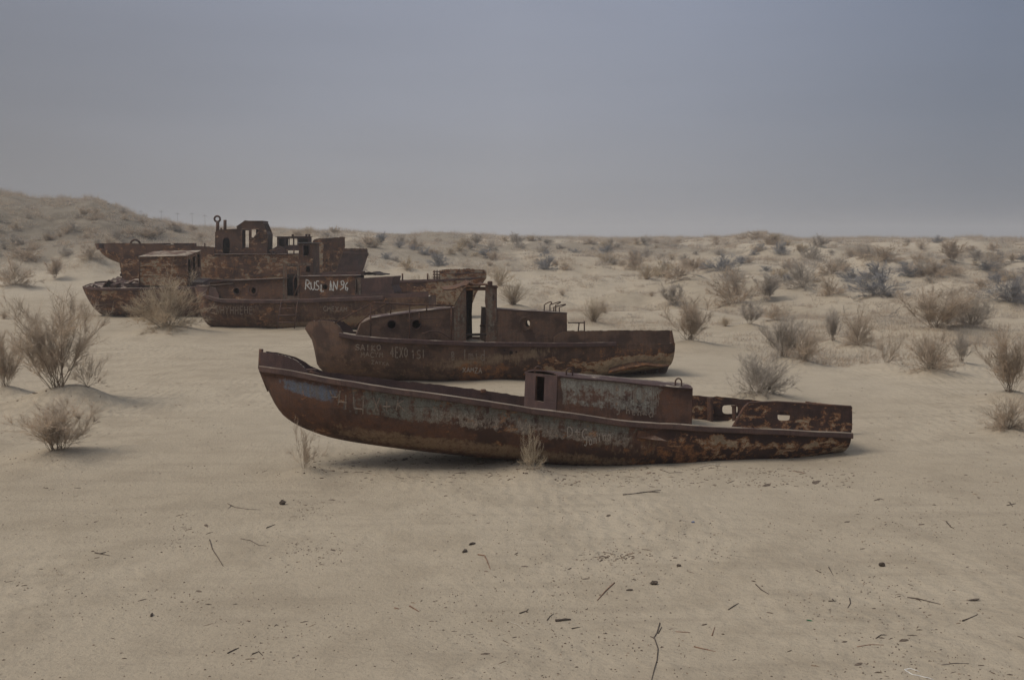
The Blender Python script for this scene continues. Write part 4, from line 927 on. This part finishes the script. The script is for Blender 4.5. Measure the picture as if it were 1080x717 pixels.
# nearest shrubs, read off the photograph: column and row of the foot, width, height
for a in [
 (62, 428, 92, 98, 'broom', 'brown', 1, 'tall brown broom-like shrub by the left edge, its bare stems fanning upward'),
 (6, 418, 44, 58, 'broom', 'brown', 2, 'brown shrub cut off by the left edge beside the tall broom-like one'),
 (92, 428, 46, 44, 'loose', 'brown', 3, 'low loose shrub at the right foot of the tall broom-like one'),
 (62, 484, 88, 54, 'broom', 'brown', 4, 'thin wispy shrub in front of the tall broom-like one at left'),
 (176, 354, 80, 52, 'dome', 'straw', 1, 'dense pale rounded shrub in front of the barge and the lettered launch'),
 (322, 503, 40, 52, 'loose', 'brown', 2, 'sparse dark twiggy shrub under the raised bow of the nearest launch'),
 (561, 504, 36, 46, 'loose', 'pale', 5, 'small pale dead shrub against the keel of the nearest launch'),
 (802, 423, 72, 46, 'dome', 'grey', 2, 'wide grey-brown shrub just behind the stern of the nearest launch'),
 (728, 367, 54, 46, 'broom', 'brown', 5, 'bushy brown shrub beside the stern of the second launch'),
 (826, 386, 46, 46, 'broom', 'grey', 6, 'upright grey shrub behind the wide one at the nearest stern'),
 (848, 388, 40, 32, 'dome', 'brown', 3, 'rounded brown shrub touching the upright grey one on its right'),
 (878, 365, 20, 34, 'broom', 'grey', 7, 'narrow upright grey shrub on open sand, left of a wider one'),
 (904, 369, 38, 36, 'dome', 'brown', 4, 'rounded brown shrub beside the narrow upright one on the sand'),
 (935, 388, 36, 34, 'loose', 'brown', 6, 'small loose brown shrub standing alone on the slope at right'),
 (982, 397, 58, 44, 'dome', 'brown', 5, 'low spreading brown shrub in front of the big pair at right'),
 (1014, 386, 28, 32, 'broom', 'grey', 8, 'small upright shrub at the right foot of the big pair'),
 (985, 354, 66, 44, 'broom', 'brown', 9, 'largest brown shrub of the group at right, upper left of the pair'),
 (1024, 352, 40, 36, 'dome', 'grey', 6, 'grey shrub close behind the largest brown one at right'),
 (1064, 424, 52, 66, 'broom', 'brown', 10, 'tall brown shrub cut by the right edge of the view'),
 (1062, 458, 48, 38, 'dome', 'brown', 7, 'low brown shrub below the tall one at the right edge'),
 (1068, 324, 54, 30, 'dome', 'blue', 8, 'dark blue-grey shrub by the right edge on a low dune'),
 (626, 344, 26, 26, 'tuft', 'straw', 1, 'pale grass tuft seen over the stern of the second launch'),
 (541, 326, 34, 26, 'tuft', 'straw', 2, 'straw-coloured tuft just behind the wheelhouse of the second launch'),
 (440, 324, 26, 30, 'tuft', 'straw', 3, 'straw-coloured tuft at the stern of the lettered launch'),
 (462, 312, 24, 24, 'tuft', 'straw', 4, 'straw tuft under the bare deck of the gutted launch'),
 (374, 290, 26, 22, 'dome', 'grey', 9, 'grey shrub under the bow of the largest ship'),
 (350, 288, 18, 14, 'tuft', 'straw', 1, 'small straw tuft before the bow plating of the largest ship'),
 ]: place(*a, near=True)
for a in [
 (15, 305, 42, 28, 'dome', 'brown', 11, 'brown shrub by the left edge on the flat below the hill'),
 (58, 297, 26, 21, 'broom', 'brown', 12, 'small upright shrub on the flat, left of the big ship stern'),
 (4, 337, 16, 8, 'tuft', 'brown', 5, 'tiny low tuft by the left edge above the broom-like shrub'),
 (30, 276, 44, 18, 'dome', 'brown', 11, 'low wide shrub at the foot of the hill by the left edge'),
 (96, 276, 26, 16, 'dome', 'brown', 12, 'shrub at the foot of the hill just left of the big ship stern'),
 (776, 326, 46, 36, 'dome', 'brown', 13, 'large brown shrub midway up the dunes above the nearest stern'),
 (809, 322, 34, 28, 'broom', 'grey', 12, 'grey shrub joined to the large brown one midway up the dunes'),
 (765, 346, 12, 12, 'tuft', 'straw', 5, 'tiny tuft on bare sand above the wide grey shrub'),
 (791, 346, 22, 26, 'broom', 'grey', 13, 'small upright grey shrub on bare sand right of a tiny tuft'),
 (818, 340, 24, 18, 'dome', 'brown', 11, 'small low brown shrub between two upright ones midway up the dunes'),
 (845, 308, 38, 28, 'dome', 'grey', 12, 'grey rounded shrub on the dunes left of the blue-grey pair'),
 (876, 315, 27, 20, 'dome', 'brown', 13, 'brown rounded shrub just left of the blue-grey one'),
 (925, 316, 50, 26, 'dome', 'blue', 11, 'low blue-grey shrub in the middle of the dunes at right'),
 (925, 297, 27, 17, 'dome', 'blue', 12, 'second blue-grey shrub, directly above the larger one'),
 (934, 338, 32, 18, 'dead', 'grey', 1, 'dead bare branches lying on the sand below the blue-grey shrub'),
 (856, 274, 28, 18, 'dome', 'grey', 13, 'grey shrub high on the dunes above the nearest stern'),
 (932, 279, 42, 17, 'dome', 'brown', 12, 'wide low brown shrub high on the dunes at right'),
 (876, 292, 26, 16, 'dome', 'brown', 11, 'brown shrub on the dunes just above the grey rounded one'),
 (985, 296, 42, 18, 'dome', 'brown', 13, 'wide brown shrub on the upper dunes right of the blue-grey pair'),
 (1004, 279, 34, 22, 'broom', 'brown', 12, 'upright brown shrub near the skyline at right'),
 (1043, 288, 36, 16, 'dome', 'grey', 11, 'low grey shrub near the skyline close to the right edge'),
 (1034, 307, 19, 12, 'dome', 'brown', 12, 'small brown shrub alone on a bare dune near the right edge'),
 (715, 297, 28, 17, 'dome', 'brown', 11, 'brown shrub on the dunes straight above the second stern'),
 (760, 288, 34, 17, 'dome', 'blue', 13, 'bluish grey shrub on the dunes left of the dune top with scrub'),
 (772, 300, 30, 14, 'dome', 'grey', 13, 'grey low shrub directly below the bluish one on the dunes'),
 (577, 284, 26, 18, 'dome', 'blue', 11, 'grey rounded shrub alone on pale sand above the aft cabin'),
 (462, 281, 24, 15, 'dome', 'blue', 12, 'grey shrub on pale sand right of the big ship bow'),
 (626, 301, 28, 9, 'dead', 'grey', 2, 'low dark dead scrub on bare sand above the second launch'),
 (597, 286, 16, 8, 'dome', 'brown', 11, 'very small shrub beside the grey rounded one on pale sand'),
 (635, 331, 11, 13, 'dome', 'brown', 13, 'tiny brown shrub alone on the sand right of the aft cabin'),
 (593, 313, 8, 8, 'tuft', 'brown', 5, 'tiny tuft on open sand above the hoops of the second launch'),
 (527, 305, 34, 22, 'tuft', 'straw', 6, 'wide straw-coloured clump above the wheelhouse of the second launch'),
 (670, 284, 30, 21, 'dome', 'brown', 12, 'brown shrub on the dunes above the stern of the second launch'),
 (682, 297, 24, 17, 'tuft', 'straw', 6, 'straw-coloured clump just below the brown shrub on the dunes'),
 (700, 294, 24, 16, 'dome', 'straw', 11, 'pale straw shrub between two brown ones on the dunes'),
 (710, 326, 24, 24, 'broom', 'grey', 13, 'thin grey shrub standing behind the bushy one by the second stern'),
 (687, 313, 7, 6, 'tuft', 'brown', 5, 'tiny tuft on bare sand right of a dark dead scrub'),
 (430, 285, 20, 12, 'dome', 'straw', 11, 'pale low shrub on sand between the ship bow and a grey shrub'),
 (800, 250.5, 30, 7, 'dome', 'brown', 12, 'brown shrub crowning the highest dune top on the skyline'),
 (783, 252, 20, 6, 'dome', 'brown', 13, 'small shrub just left of the highest dune top on the skyline'),
 (818, 252, 22, 6, 'dome', 'grey', 12, 'small shrub just right of the highest dune top on the skyline'),
 ]: place(*a)
# the rest of the dune field, thinning out where the sand lies bare
def fill(n, x0, x1, y0, y1, cols, label, group, wm=(.8, 2.3), seed=0, thr=.0):
    rnd = random.Random(seed); k = 0; tries = 0
    while k < n and tries < n * 30:
        tries += 1; px, py = rnd.uniform(x0, x1), rnd.uniform(y0, y1)
        if noise.noise(Vector((px / 45, py / 9, seed))) + rnd.uniform(-.25, .25) < thr: continue
        p = hit(px, py)
        if p is None or p.y > 260: continue
        if any(abs(p.x - o[0].x) + abs(p.y - o[0].y) < .8 for o in PLACED): continue
        W = rnd.uniform(*wm) * (1 + p.y / 500); s = FPX / p.y; kind = rnd.choice(['dome', 'dome', 'dome', 'broom', 'tuft'])
        place(px, py, W * s, W * s * rnd.uniform(.42, .62) * (1.25 if kind == 'broom' else 1), kind, rnd.choice(cols), rnd.choice((11, 12, 13) if kind != 'tuft' else (5, 6)), label, group, p=p); k += 1
fill(92, 690, 1110, 255, 300, ['brown', 'brown', 'grey', 'straw', 'blue'], 'small dry shrub among many on the upper dunes to the right of the wrecks', 'dry shrubs on the right-hand dunes', seed=3)
fill(62, 385, 690, 254, 281, ['brown', 'grey', 'grey', 'straw', 'blue'], 'small dry shrub among many on the dunes beyond the middle of the wrecks', 'dry shrubs on the middle dunes', seed=5, thr=-.02)
fill(58, -20, 225, 224, 272, ['brown', 'brown', 'grey'], 'small brown shrub among many on the slope of the hill at left', 'dry shrubs on the hill slope', seed=8, thr=-.05, wm=(.7, 1.8))
fill(14, 300, 400, 246, 262, ['brown', 'grey', 'straw'], 'small dry shrub among several on the rise behind the largest ship', 'dry shrubs behind the ship', seed=9, thr=-.1)
nth = {}
for p, W, H, q, near, rot, label, group, cat in PLACED:
    z = ground_z(p.x, p.y) - .04
    sc = (W / q.wid, W / q.wid, H / q.hei)
    nm = 'dry_shrub' if 'tuft' not in label and 'clump' not in label else 'grass_tuft'
    if near:
        o = bpy.data.objects.new(nm, None); COL.objects.link(o); o.empty_display_size = .3
        for part, me in (('stems', q.st), ('twigs', q.tw)):
            c = bpy.data.objects.new(part, me); COL.objects.link(c); c.parent = o
    else:
        o = bpy.data.objects.new(nm, q.one); COL.objects.link(o)
    o.location = (p.x, p.y, z); o.rotation_euler = (0, 0, rot); o.scale = sc
    tag(o, label, 'grass tuft' if nm == 'grass_tuft' else cat, group)
# scrub too far and too fine to count
rnd = random.Random(77); sc_ = {k: Mesh() for k in ('brown', 'grey')}
def clump(m, p, W, H, n):
    for i in range(n):
        a = rnd.uniform(0, 6.283); el = rnd.uniform(.15, 1.5); d = Vector((math.cos(a) * math.cos(el), math.sin(a) * math.cos(el), math.sin(el)))
        b = p + Vector((rnd.uniform(-.3, .3) * W, rnd.uniform(-.3, .3) * W, -.03)); m.fin(b, Vector((d.x * W * .5, d.y * W * .5, d.z * H)), rnd.uniform(.7, 1), .020 if p.y > 100 else .01)
cnt = 0
while cnt < 9500:
    r = math.sqrt(rnd.uniform(85**2, 290**2)); a = rnd.uniform(-.66, .66); x, y = r * math.sin(a), r * math.cos(a)
    px = 540 + FPX * x / y
    if noise.noise(Vector((x / 16, y / 16, 5))) + rnd.uniform(-.4, .4) < .02 + .25 * (r < 120) - .5 * (px < 240): continue
    if r < 105 and px < 560: continue
    W = rnd.uniform(.5, 2.3) * (1 + r / 400); clump(sc_[rnd.choice(('brown', 'brown', 'grey'))], Vector((x, y, ground_z(x, y) - .03)), W, W * rnd.uniform(.28, .5), 34); cnt += 1
cnt = 0
while cnt < 2300:                       # thin low growth between the shrubs of the nearer dunes
    px, r = rnd.uniform(560, 1130), rnd.uniform(36, 110); x, y = (px - 540) / FPX * r, r
    if fbm(x / 7 + 2, y / 7 + 6, 2) + rnd.uniform(-.35, .35) < .06 + .18 * (r < 55): continue
    W = rnd.uniform(.35, 1.6); m = sc_[rnd.choice(('brown', 'brown', 'grey'))]; p = Vector((x, y, ground_z(x, y) - .02))
    for i in range(26):
        a = rnd.uniform(0, 6.283); el = rnd.uniform(.1, 1.5); d = Vector((math.cos(a) * math.cos(el) * W * .5, math.sin(a) * math.cos(el) * W * .5, math.sin(el) * W * rnd.uniform(.25, .5)))
        m.fin(p + Vector((rnd.uniform(-.35, .35) * W, rnd.uniform(-.35, .35) * W, 0)), d, rnd.uniform(.6, 1), .008)
    cnt += 1
scrub = bpy.data.objects.new('distant_scrub', sc_['brown'].mesh('distant_scrub', TW['brown'])); COL.objects.link(scrub)
tag(scrub, 'brown low scrub covering the far dunes up to the skyline', 'scrub', kind='stuff')
scrub2 = bpy.data.objects.new('distant_scrub', sc_['grey'].mesh('distant_scrub', TW['grey'])); COL.objects.link(scrub2)
tag(scrub2, 'grey low scrub mixed into the brown on the far dunes', 'scrub', kind='stuff')

# ================================================================== the sand itself: one sheet from under the camera to beyond the skyline
for px, py, r_, h_ in ((548, 495, .5, .10), (700, 500, .5, .035), (760, 497, .5, .04), (860, 488, 1.0, -.08)):
    p = hit(px, py); MOUNDS.append((p.x, p.y + .3, r_, h_))
for x0, x1, y0, y1, r_, h_ in ((345, 700, 404, 400, .8, .07), (212, 335, 344.5, 347.5, 1.0, .10), (106, 205, 331, 333, 1.1, .10)):
    for i in range(9):
        if (i * 7) % 4 == 3: continue
        p = hit(lerp(x0, x1, i / 8), lerp(y0, y1, i / 8)); MOUNDS.append((p.x, p.y + .2, r_, h_ * (.6 + .8 * ((i * 5) % 7) / 7)))
ang = []
a = -math.pi
while a < math.pi:
    ang.append(a); f = abs(a); a += R(.26) if f < R(34) else R(1.2) if f < R(60) else R(4)
rad = [0.9 * (1500 / .9) ** (i / 349) for i in range(350)]
vs = [(0, 0, ground_z(0, .01))]; fs = []; na = len(ang)
for r in rad:
    for a in ang:
        x, y = r * math.sin(a), r * math.cos(a); vs.append((x, y, ground_z(x, y)))
fs += [(0, 1 + (j + 1) % na, 1 + j) for j in range(na)]
for i in range(len(rad) - 1):
    o_, q_ = 1 + i * na, 1 + (i + 1) * na
    fs += [(o_ + j, o_ + (j + 1) % na, q_ + (j + 1) % na, q_ + j) for j in range(na)]
me = bpy.data.meshes.new('ground'); me.from_pydata(vs, [], fs); me.materials.append(M['sand'])
me.polygons.foreach_set('use_smooth', [True] * len(me.polygons))
def cover(x, y):
    r = math.hypot(x, y)
    if y < 30: return 0
    px = 540 + FPX * x / y; hill = smooth01(92, 125, r) * smooth01(330, 150, px)
    return max(1.25 * hill, .8 * smooth01(70, 150, r) * smooth01(-.25, .2, fbm(x / 14 + 3, y / 22, 3))) 
ca = me.attributes.new('cover', 'FLOAT', 'POINT'); ca.data.foreach_set('value', [cover(v[0], v[1]) for v in vs])
ground = bpy.data.objects.new('ground', me); COL.objects.link(ground); tag(ground, kind='structure')

# ================================================================== litter on the sand
rnd = random.Random(21); lit = [Mesh(), Mesh()]
def chip(m, x, y, l, w_, h_, a):
    c, s = math.cos(a), math.sin(a); z = ground_z(x, y); k = len(m.v); bend = rnd.uniform(-.3, .3) * l
    for t, ww in ((-.5, .5), (0, 1), (.5, .4)):
        for sg in (-1, 1):
            px_, py_ = t * l, sg * w_ * ww * .5 + bend * (t * t * 4 - .5) * .3
            m.v.append(Vector((x + c * px_ - s * py_, y + s * px_ + c * py_, z + .002 + (h_ if t == 0 else h_ * .3) * (1 if sg > 0 else .4))))
    for i in (0, 2): m.f.append((k + i, k + i + 2, k + i + 3, k + i + 1))
    for sg in (0, 1):
        b = len(m.v); m.v += [m.v[k + sg] - Vector((0, 0, .02)), m.v[k + 2 + sg] - Vector((0, 0, .02 + h_)), m.v[k + 4 + sg] - Vector((0, 0, .02))]; m.f += [(k + sg, k + 2 + sg, b + 1, b), (k + 2 + sg, k + 4 + sg, b + 2, b + 1)]
def litter(n, x0, x1, y0, y1, size=(.008, .038), thr=-1.0, clus=1.0, dens=None):
    k = tries = 0
    while k < n and tries < 40 * n:
        tries += 1; px = rnd.uniform(x0, x1) if dens is None else rnd.gauss(dens[0], dens[1]); py = rnd.uniform(y0, y1) if dens is None else rnd.gauss(dens[2], dens[3])
        if py < 300 or py > 760: continue
        d = ray(px, py); t = CAMZ / -d.z; p = CAM + d * t; x, y = p.x, p.y
        if thr > -1 and noise.noise(Vector((x * .55, y * .55, 2.2))) + rnd.uniform(-.3, .3) < thr: continue
        l = rnd.uniform(*size) * (rnd.uniform(.4, 1) if rnd.random() < .93 else rnd.uniform(1.5, 4.5)); wd = rnd.uniform(.004, .010) * clus if rnd.random() < .8 else l * rnd.uniform(.3, .5)
        chip(lit[0 if rnd.random() < .7 else 1], x, y, l, wd, rnd.uniform(.003, .012), rnd.gauss(.15, .7)); k += 1
litter(2000, -30, 1110, 500, 740, thr=0.10)
litter(420, -30, 1110, 500, 740)
litter(420, 0, 0, 0, 0, dens=(620, 90, 588, 34)); litter(90, 0, 0, 0, 0, dens=(652, 16, 587, 4), size=(.02, .07), clus=2)
litter(500, 0, 0, 0, 0, dens=(960, 90, 535, 26)); litter(420, 560, 900, 491, 512, size=(.02, .10)); litter(260, 330, 560, 478, 508, size=(.03, .12), clus=1.6)
litter(700, -30, 1110, 405, 500, thr=.0, size=(.02, .09)); litter(300, 180, 360, 520, 600, thr=0)
for m, nm, c, lb in ((lit[0], 'litter', (.115, .085, .062), 'dark brown bark chips and twig bits strewn over the sand'), (lit[1], 'litter', (.20, .145, .10), 'reddish brown twig bits strewn over the sand')):
    o = bpy.data.objects.new(nm, m.mesh(nm, plain('bark_chips_' + str(len(lb)), c, .5, 30, 0))); COL.objects.link(o); tag(o, lb, 'litter', kind='stuff')
# sticks and scraps one can tell apart
STK = {'grey': plain('weathered_wood', (.16, .13, .105), .4, 30), 'red': plain('reddish_bark', (.20, .115, .075), .4, 30), 'dark': plain('dark_bark', (.085, .066, .052), .5, 30),
       'pale': plain('bleached_straw', (.42, .37, .30), .3, 30), 'green': plain('green_glass', (.03, .11, .05), .2, 30, 0, .2), 'blue': plain('blue_scrap', (.16, .18, .26), .3, 30), 'white': plain('white_plastic_string', (.62, .60, .56), .2, 30)}
def gp(px, py, dz=0):
    p = hit(px, py); p.z = ground_z(p.x, p.y) + dz; return p
def stick(lines, r, mat, label, name='stick', cat='stick'):
    r *= .74
    bm = bmesh.new()
    for ln in lines:
        q = []
        for a, c in zip(ln, ln[1:]):
            m = max(1, int(math.dist(a, c) / 5)); q += [gp(lerp(a[0], c[0], k / m), lerp(a[1], c[1], k / m), r * rnd.uniform(.3, 1.1)) for k in range(m)]
        q.append(gp(*ln[-1], r * .3)); tube(bm, q, r, r * .5, n=6)
    c = sum((v.co for v in bm.verts), Vector()) / len(bm.verts); bmesh.ops.translate(bm, verts=bm.verts, vec=-c)
    o = link(name, bm, STK[mat]); o.location = c; o.data.polygons.foreach_set('use_smooth', [True] * len(o.data.polygons)); tag(o, label, cat)
def chunk(px, py, l, h, mat, label, name='bark_piece', cat='bark piece', a=0, wd=.5):
    bm = bmesh.new(); bmesh.ops.create_icosphere(bm, subdivisions=2, radius=1)
    for v in bm.verts:
        k = 1 + .45 * noise.noise(v.co * 1.7 + Vector((px, py, 0))); v.co = Vector((v.co.x * l * .36 * k, v.co.y * l * wd * .36 * k, v.co.z * h * .34 * k))
    o = link(name, bm, STK[mat]); o.location = gp(px, py, h * .25); o.rotation_euler = (rnd.uniform(-.2, .2), rnd.uniform(-.2, .2), a); tag(o, label, cat)
stick([[(696, 657), (693, 667), (690, 672), (694, 684), (693, 696), (690, 706), (686, 722)], [(690, 673), (686, 671)], [(694, 668), (698, 661)]], .011, 'dark', 'long dark crooked stick with a forked top, standing out at the bottom of the sand')
stick([[(648, 614.5), (640, 622), (630, 633)]], .014, 'red', 'straight reddish stick lying aslant below the dark chips')
stick([[(586, 655), (602, 653.5)]], .026, 'dark', 'short thick dark stick stump below the straight reddish one', 'wood_stump', 'wood stump')
stick([[(657, 522), (675, 520), (697, 517)], [(684, 519), (696, 519.5)]], .018, 'grey', 'long grey stick on the sand just below the middle of the nearest hull')
stick([[(221, 569), (224, 579), (231, 590), (235.5, 597)]], .011, 'dark', 'bent dark twig pointing at the viewer on open sand at left', 'twig', 'twig')
stick([[(240, 531), (248, 535), (262, 537), (275, 537.5)], [(244, 533), (241, 536)]], .011, 'grey', 'thin curved twig lying crosswise above the bent dark one', 'twig', 'twig')
stick([[(254, 568), (264, 570), (273, 575), (281, 575.5)]], .010, 'grey', 'wavy thin twig to the right of the bent dark one', 'twig', 'twig')
stick([[(281, 557), (290, 553)]], .014, 'dark', 'short dark twig between the round dark chunk and the wavy twig', 'twig', 'twig')
chunk(298, 532, .16, .14, 'dark', 'round dark chunk on open sand left of the raised bow shadow')
chunk(490, 582, .13, .07, 'dark', 'dark curled bark piece, lower of the close pair', a=.9); chunk(498, 574, .16, .06, 'dark', 'dark narrow bark piece, upper of the close pair', a=.7, wd=.35)
stick([[(504, 585), (511, 586), (514, 592), (517, 600)]], .013, 'red', 'reddish brown curled twig right of the dark bark pair', 'twig', 'twig')
chunk(690, 616, .15, .09, 'dark', 'dark lump right of the straight reddish stick'); chunk(664, 622.5, .12, .04, 'dark', 'flat dark chip just right of the reddish stick', a=.1, wd=.4)
chunk(930, 597, .13, .11, 'dark', 'small dark round lump alone on the open sand at right'); chunk(716, 597, .09, .06, 'dark', 'small dark lump at the right end of the chip field')
chunk(854, 654.5, .12, .02, 'green', 'green glass shard lying on the sand at right', 'glass_shard', 'glass shard', a=-.15, wd=.28)
stick([[(640, 497), (655, 494), (668, 494.5), (676, 497)]], .012, 'pale', 'bleached curved root lying along the foot of the nearest hull', 'root', 'root')
stick([[(738, 494), (752, 491.5), (764, 494), (772, 499)], [(752, 491.5), (760, 490)]], .012, 'pale', 'bleached forked root against the hull under the scaled stern', 'root', 'root')
stick([[(696, 497), (706, 500), (719, 499)]], .012, 'grey', 'grey root bit on the sand between two bleached roots by the hull', 'root', 'root')
chunk(731, 551, .08, .05, 'blue', 'small bluish scrap below the nearest stern', 'plastic_scrap', 'scrap')
stick([[(954, 706), (960, 705), (970, 708)], [(955, 707), (962, 711), (975, 714), (985, 716.5)]], .008, 'white', 'white plastic string near the bottom edge at right', 'plastic_string', 'string')
stick([[(957, 630), (968, 631.5), (978, 634), (992, 637)]], .011, 'dark', 'dark thin twig lying crosswise on the sand at lower right', 'twig', 'twig')
stick([[(1015, 655), (1022, 652), (1031, 648)]], .012, 'dark', 'dark twig near the right edge, slanting up to the right', 'twig', 'twig')
chunk(1027, 633, .22, .04, 'dark', 'flat dark bark piece above the slanting twig near the right edge', a=0, wd=.35)
stick([[(924, 673), (929, 669.5), (935, 669.5)]], .010, 'dark', 'small arched dark twig right of the green shard', 'twig', 'twig')
stick([[(904, 682), (918, 679.5), (932, 680)]], .008, 'red', 'thin straight reddish twig below the small arched one', 'twig', 'twig')
stick([[(993, 701), (1005, 699.5), (1022, 699.5)]], .008, 'grey', 'thin grey twig above the right end of the white string', 'twig', 'twig')
stick([[(797, 616), (803, 622), (811, 626.5)]], .010, 'dark', 'short dark twig slanting down to the right, above the green shard', 'twig', 'twig')
stick([[(768, 643), (779, 636)]], .011, 'dark', 'short dark twig slanting up to the right, left of the green shard', 'twig', 'twig')
stick([[(874, 634), (882, 633.5)], [(878, 632), (880, 634)]], .013, 'dark', 'short thick twig, left one of the pair right of the green shard', 'twig', 'twig')
stick([[(896, 631), (897, 636), (894, 641)]], .012, 'dark', 'short upright twig, right one of the pair right of the green shard', 'twig', 'twig')
stick([[(874, 598), (879, 607)], [(866, 604), (860, 601)]], .009, 'dark', 'dark forked twig left of the small round lump', 'twig', 'twig')
stick([[(538, 656), (546, 659), (555, 665)]], .009, 'pale', 'bleached straw stalk left of the short thick stump', 'straw_stalk', 'straw')
stick([[(548, 647), (556, 644), (557, 642)]], .012, 'dark', 'small dark twig above the bleached straw stalk', 'twig', 'twig')
stick([[(577, 654), (580, 650), (584, 647)], [(603, 663), (612, 661)]], .010, 'dark', 'dark twig bits around the short thick stump', 'twig', 'twig')
stick([[(732, 682), (740, 684), (755, 687)]], .009, 'red', 'thin reddish twig right of the long forked stick', 'twig', 'twig')
stick([[(751, 670), (754, 661)]], .009, 'red', 'tiny reddish twig standing toward the viewer right of the forked stick', 'twig', 'twig')
stick([[(713, 666), (728, 667)]], .008, 'red', 'thin level reddish twig beside the fork of the long stick', 'twig', 'twig')
chunk(160, 649, .13, .05, 'dark', 'narrow dark bark piece alone on the sand at lower left', a=1.7, wd=.35)
stick([[(266, 690), (273, 687), (277, 691)], [(240, 689), (252, 683)]], .011, 'dark', 'dark hooked twig on the sand near the lower left', 'twig', 'twig')
stick([[(416, 641), (421, 642)], [(432, 639), (442, 645)]], .013, 'red', 'reddish brown twig bits left of the straw stalk', 'twig', 'twig')
stick([[(1062, 533), (1071, 531)], [(1065, 530), (1068, 534)]], .014, 'dark', 'dark tangled twig near the right edge in the chip band', 'twig', 'twig')
stick([[(998, 550), (1003, 556), (1006, 557)]], .012, 'dark', 'short dark twig left of the tangled one near the right edge', 'twig', 'twig')
stick([[(922, 528), (928, 526), (932, 527)]], .012, 'dark', 'small dark twig right of the nearest stern on open sand', 'twig', 'twig')
stick([[(100, 583), (116, 586)], [(106, 584), (112, 582)]], .012, 'dark', 'dark flat twig on the sand near the left edge', 'twig', 'twig')

# ================================================================== utility poles on the far rise
wood = plain('pole_wood', (.26, .25, .24), .2, 3, 0)
for i, (px, yt) in enumerate(((148.5, 221.5), (170, 221.5), (187, 224), (202.5, 224), (216, 226))):
    d = ray(px, yt); p = CAM + d * (330 / d.y); g_ = ground_z(p.x, p.y); bm = bmesh.new()
    tube(bm, [Vector((0, 0, -.5)), Vector((0, 0, p.z - g_))], .06, .045, n=8); tube(bm, [Vector((-.7, 0, p.z - g_ - .5)), Vector((.7, 0, p.z - g_ - .5))], .06, n=6)
    o = link('utility_pole', bm, wood); o.location = (p.x, p.y, g_); tag(o, 'thin utility pole on the far skyline between the hill and the ship pipes', 'pole', 'utility poles on the skyline')

# ================================================================== dust in the air
if True:
    bm = bmesh.new(); box(bm, (-1700, -1700, -8), (1700, 1700, 26)); g = bpy.data.materials.new('dust_haze'); g.use_nodes = True; t = g.node_tree; t.nodes.clear()
    o_ = t.nodes.new('ShaderNodeOutputMaterial'); v = t.nodes.new('ShaderNodeVolumePrincipled'); v.inputs['Color'].default_value = (.86, .86, .87, 1); v.inputs['Density'].default_value = .0008; v.inputs['Anisotropy'].default_value = .3
    t.links.new(v.outputs[0], o_.inputs['Volume']); hz = link('haze', bm, g); tag(hz, kind='stuff'); tag(hz, 'pale dust haze hanging over the whole plain', 'haze')
